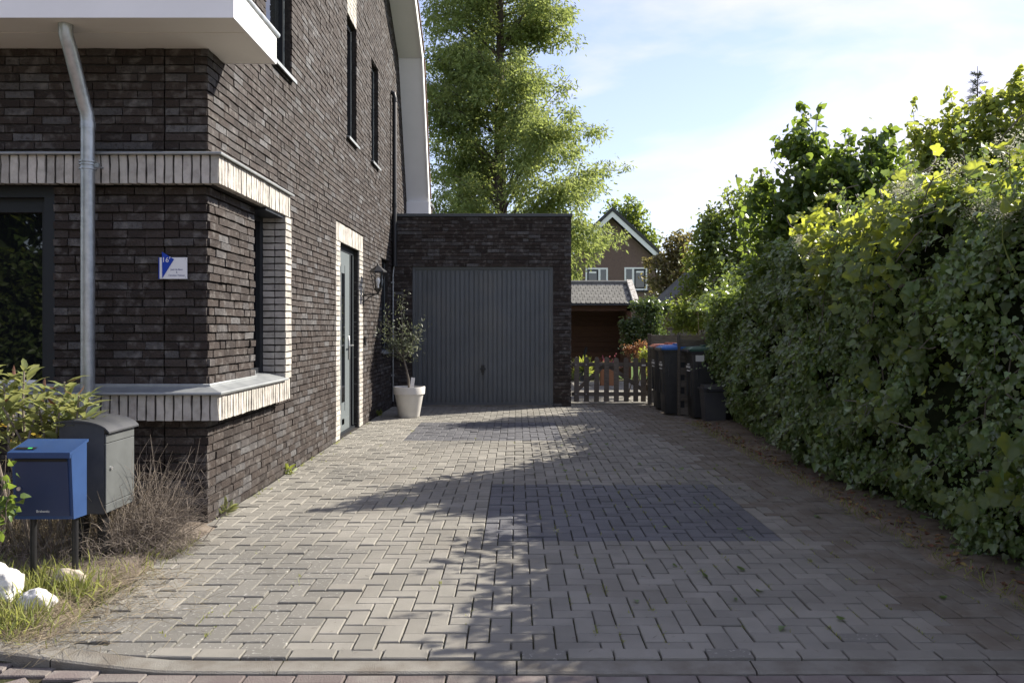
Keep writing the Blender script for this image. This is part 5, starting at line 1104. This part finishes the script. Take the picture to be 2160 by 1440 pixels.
# ================================================================== FOREGROUND LEFT
ole = thing('oleander', 'leafy shrub with long pointed leaves and red tips by letterboxes', 'shrub', (-2.95, 4.95, 0)); ob = np.array((-2.95, 4.95, 0)); om = MB()
lp, lt_, lnn, ls = [], [], [], []
rp_, rt_ = [], []; yp_, yt_ = [], []
stems = [(15, 905, 800, 4.85), (55, 860, 775, 4.9), (95, 900, 815, 4.8), (140, 880, 800, 4.85), (160, 895, 830, 4.75), (30, 850, 790, 5.0), (75, 880, 840, 4.7), (185, 880, 835, 4.85), (-20, 870, 780, 4.9), (120, 890, 850, 4.7), (5, 920, 850, 4.7), (-45, 880, 800, 4.9)]
for (px_, pb, pt_, Y) in stems:
    top = P(px_, pt_ + 5, Y); base = Vector((top.x * .5 + -2.95 * .5, 4.95, 0)); pts_ = limb(om, base - Vector(ob), top - Vector(ob), .012, .005, .10, 6, 6)
    for k in range(24):
        t = 1 - (k / 24) ** 1.3 * .40; q = np.array(base.lerp(top, t)) - ob; a = k * 2.4 + R.uniform(-.3, .3); up = .75 + 1.3 * (1 - k / 24); d = (math.cos(a), math.sin(a), up)
        L = R.uniform(.14, .23) * (1 if k > 4 else .65)
        if k < 2 and R.random() < .5: rp_.append(q); rt_.append(d)
        elif k > 18 and R.random() < .25: yp_.append(q); yt_.append((d[0], d[1], -.2))
        else: lp.append(q); lt_.append(d); lnn.append((-d[0] * .6 + R.gauss(0, .2), -d[1] * .6 + R.gauss(0, .2), 1)); ls.append(L)
om.build('stem', mt['twig'], ole, True)
single_leaves('leaf', np.array(lp), np.array(lnn), np.array(lt_), np.array(ls), [lance(.13), lance(.11)], mt['oleander'], ole)
single_leaves('leaf', np.array(rp_), rnd_dir(len(rp_), (0, 0, .5)), np.array(rt_), np.full(len(rp_), .085), [lance(.12)], mt['oleander_tip'], ole)
if yp_: single_leaves('leaf', np.array(yp_), rnd_dir(len(yp_), (0, 0, 1)), np.array(yt_), np.full(len(yp_), .12), [lance(.14)], mt['oleander_yel'], ole)
ros = thing('rose_stem', 'leafy arching stem hanging in front of the blue letterbox edge', 'plant', (-2.78, 4.15, 0)); rm = MB(); rpos = []
for (a, b_) in (((-10, 1150), (15, 960)), ((-30, 1150), (5, 1050)), ((5, 1080), (48, 1052)), ((0, 1150), (20, 1010))):
    p0, p1 = P(*a, 4.15), P(*b_, 4.12); pts_ = limb(rm, p0 - Vector((-2.78, 4.15, 0)), p1 - Vector((-2.78, 4.15, 0)), .004, .002, .15, 5, 6)
    for t in np.linspace(.2, 1, 13): i = min(4, int(t * 5)); rpos.append(np.array(pts_[i].lerp(pts_[min(5, i + 1)], t * 5 - i)) + NR.normal(size=3) * .022)
limb(rm, (0, 0, -.05), P(-10, 1150, 4.15) - Vector((-2.78, 4.15, 0)), .005, .004, .1, 5, 5); rm.build('stem', mt['twig'], ros)
rpos = np.array(rpos); single_leaves('leaf', rpos, rnd_dir(len(rpos), (0, -.6, .6)), rnd_dir(len(rpos), (.2, 0, -.6)), NR.uniform(.035, .055, len(rpos)), [HEART], mt['lilac'], ros)
def strands(name, starts, dirs, lens, r, m, parent, droop=.2, seg=4, kind=None):
    """thin three-sided stems"""
    n = len(starts); S = np.asarray(starts); D = np.asarray(dirs); D = D / np.linalg.norm(D, axis=1, keepdims=True); Ln = np.asarray(lens)[:, None]
    side = np.cross(D, rnd_dir(n)); side /= np.linalg.norm(side, axis=1, keepdims=True) + 1e-9; oth = np.cross(D, side); Vs = []
    wob = rnd_dir(n) * .07
    for k in range(seg + 1):
        t = k / seg; c = S + D * Ln * t + np.array([0, 0, -1.0]) * droop * Ln * t * t + wob * Ln * math.sin(math.pi * t); rr_ = r * (1 - .75 * t)
        for a in range(3): Vs.append(c + (side * math.cos(2.094 * a) + oth * math.sin(2.094 * a)) * rr_)
    V = np.stack(Vs, 1); K = 3 * (seg + 1); T = []
    for k in range(seg):
        for a in range(3): b = (a + 1) % 3; T += [(k * 3 + a, k * 3 + b, k * 3 + 3 + b), (k * 3 + a, k * 3 + 3 + b, k * 3 + 3 + a)]
    T = np.array(T)[None] + (np.arange(n) * K)[:, None, None]
    o = mesh_obj(name, V.reshape(-1, 3), T.reshape(-1, 3), m, parent, rv=np.repeat(NR.random(n), K))
    if kind: o['kind'] = kind
    return o
dry = thing('dry_shrub', 'dead grey brown twiggy shrub at the house corner', 'shrub', (-2.42, 5.2, 0))
k = 360; strands('twigs', np.stack([NR.normal(size=k) * .07, NR.normal(size=k) * .12, np.full(k, -.02)], 1), np.stack([NR.normal(size=k) * .55 + .12, NR.normal(size=k) * .35 - .1, 1.0 + 0 * NR.random(k)], 1), NR.uniform(.35, .95, k), .0026, mt['twig'], dry, .22, 6)
k = 800; a = NR.random(k); st_ = np.stack([NR.normal(size=k) * .14 + .06, NR.normal(size=k) * .22 - .05, .05 + abs(NR.normal(size=k)) * .17], 1); strands('fine_twigs', st_, rnd_dir(k, (.35, -.1, .25)), NR.uniform(.06, .20, k), .0013, mt['twig'], dry, .35, 3, 'stuff')
k = 520; st_ = np.stack([NR.normal(size=k) * .07 + .22, NR.normal(size=k) * .14 - .12, .02 + abs(NR.normal(size=k)) * .10], 1); strands('trailing_twigs', st_, rnd_dir(k, (.5, -.2, .05)), NR.uniform(.08, .26, k), .0012, mt['twig'], dry, .25, 4, 'stuff')
dr2 = thing('dry_perennial', 'brown dead stalks below the pointed leaves behind letterboxes', 'plant', (-3.1, 5.05, 0)); k = 900; strands('stalks', np.stack([NR.uniform(-.5, .55, k), NR.normal(size=k) * .12, np.full(k, -.02)], 1), np.stack([NR.normal(size=k) * .25, NR.normal(size=k) * .25, np.ones(k)], 1), NR.uniform(.3, .75, k), .0026, mt['straw'], dr2, .2, 4)
k = 2400; strands('litter_twigs', np.stack([NR.uniform(-.5, .75, k), NR.normal(size=k) * .22 - .05, abs(NR.normal(size=k)) * .12], 1), rnd_dir(k, (0, 0, .2)), NR.uniform(.06, .22, k), .0016, mt['twig'], dr2, .3, 3)
def blades(name, label, pts, hmin, hmax, m, lean=.45, w=.05):
    n = len(pts); o = leaves(name, pts, rnd_dir(n, (0, 0, 0)), rnd_dir(n, (0, 0, 1.0 / lean), 1.0), NR.uniform(hmin, hmax, n), (lance(w)), m, None, 'stuff'); return tag(o, label, 'grass')
k = 2300; c = NR.integers(0, 52, k); cen = np.stack([NR.uniform(-3.2, -2.26, 52), NR.uniform(3.65, 4.6, 52)], 1); xy = cen[c] + NR.normal(size=(k, 2)) * .05
blades('grass_tufts', 'long sunlit grass around the white stones and letterbox posts', np.stack([xy[:, 0], xy[:, 1], np.full(k, .0)], 1), .04, .17, mt['grass'], .55, .015)
k = 2600; xy = np.stack([NR.uniform(-3.3, -2.0, k), NR.uniform(3.5, 5.3, k)], 1); xy = xy[(xy[:, 0] < -2.02 - .25 * NR.random(k))]
blades('low_grass', 'short thin grass growing over the garden bed', np.stack([xy[:, 0], xy[:, 1], np.full(len(xy), .0)], 1), .03, .10, mt['grass'], .7, .03)
k = 2200; st_ = np.stack([NR.normal(size=k) * .25 - 2.3, NR.uniform(3.45, 4.6, k), np.full(k, .02) + NR.random(k) * .02], 1); o = strands('straw', st_, rnd_dir(k, (0, 0, .12)) * np.array([1, 1, .3]), NR.uniform(.05, .18, k), .0012, mt['straw'], None, .05, 3, 'stuff'); tag(o, 'dry straw lying along the edge of the paving', 'straw')
# weeds in joints, along the wall, under the hedge; fallen leaves
wp = []
for _ in range(46):
    x = X00 + round((R.uniform(-2.1, 2.4) - X00) / U) * U; y = Y00 + round((3.7 + 8 * R.random() ** 1.6 - Y00) / U) * U
    for q in range(R.randint(8, 34)): wp.append((x + R.gauss(0, .012), y + R.gauss(0, .05), -.012))
for _ in range(130):
    x = X00 + round((R.uniform(.2, 2.4) - X00) / U) * U; y = 3.6 + 4.5 * R.random()
    for q in range(R.randint(6, 20)): wp.append((x + R.gauss(0, .003), y + R.gauss(0, .035), -.013))
blades('joint_weeds', 'moss and grass sprouting from the joints of the driveway', np.array(wp), .012, .034, mt['grass'], .9, .10)
wp = []
for _ in range(26):
    y = 5.85 + 8.3 * R.random() ** 1.3
    for q in range(R.randint(3, 14)): wp.append((WX + .02 + abs(R.gauss(0, .02)), y + R.gauss(0, .05), -.01))
blades('wall_weeds', 'weeds along the foot of the brick wall', np.array(wp), .015, .05, mt['grass'], .8, .08)
for (px_, py_, nm, lab) in ((590, 1000, 'wall_weed', 'light green weed at the wall foot left of the door'), (788, 878, 'wall_weed', 'bright weed at the wall foot beside the plant pot'), (432, 1085, 'corner_weed', 'green weed at the foot of the house corner')):
    Y = 2400 / (py_ - 690); x = max((px_ - CX) * Y / F, WX + .03); t = thing(nm, lab, 'weed', (x, Y, 0)); k = 26; leaves('leaf_tuft', np.stack([NR.normal(size=k) * .02, NR.normal(size=k) * .02, NR.random(k) * .06], 1), rnd_dir(k, (0, 0, .4)), rnd_dir(k, (0, 0, .9)), NR.uniform(.05, .10, k), lance(.14), mt['yellow'] if nm == 'wall_weed' else mt['oleander'], t)
k = 900; xy = np.stack([2.50 + abs(NR.normal(size=k)) * .14, NR.uniform(3.5, 11.8, k)], 1); blades('verge_grass', 'thin grass on the soil strip below the hedge', np.stack([xy[:, 0], xy[:, 1], np.full(k, .005)], 1), .03, .10, mt['grass'], .9, .03)
k = 620; pp = np.stack([2.62 + abs(NR.normal(size=k)) * .15, NR.uniform(3.5, 12, k), np.full(k, .022) + .01 * NR.random(k)], 1); o = leaves('leaf_litter', pp, rnd_dir(k, (0, 0, 1.4), .8), rnd_dir(k) * np.array([1, 1, .2]), NR.uniform(.03, .06, k), OVAL, mt['litter'], None, 'stuff'); tag(o, 'brown fallen leaves on the soil under the hedge', 'leaf litter')
k = 46; pp = np.stack([NR.uniform(.4, 2.5, k), 3.7 + 7 * NR.random(k), np.full(k, .012)], 1); o = leaves('fallen_ivy_leaves', pp, rnd_dir(k, (0, 0, 2), .7), rnd_dir(k) * np.array([1, 1, .1]), NR.uniform(.03, .055, k), IVY, mt['lilac'], None, 'stuff'); tag(o, 'few green ivy leaves fallen on the shaded paving', 'leaf litter')
k = 500; pp = np.stack([NR.uniform(-2.1, 2.5, k), 3.5 + 10 * NR.random(k) ** 1.4, np.full(k, .004)], 1); o = strands('paving_debris', pp, rnd_dir(k) * np.array([1, 1, .05]), NR.uniform(.008, .035, k), .0011, mt['twig'], None, 0, 2, 'stuff'); tag(o, 'scattered dry bits and twigs on the driveway', 'debris')
print('objects', len(bpy.data.objects))
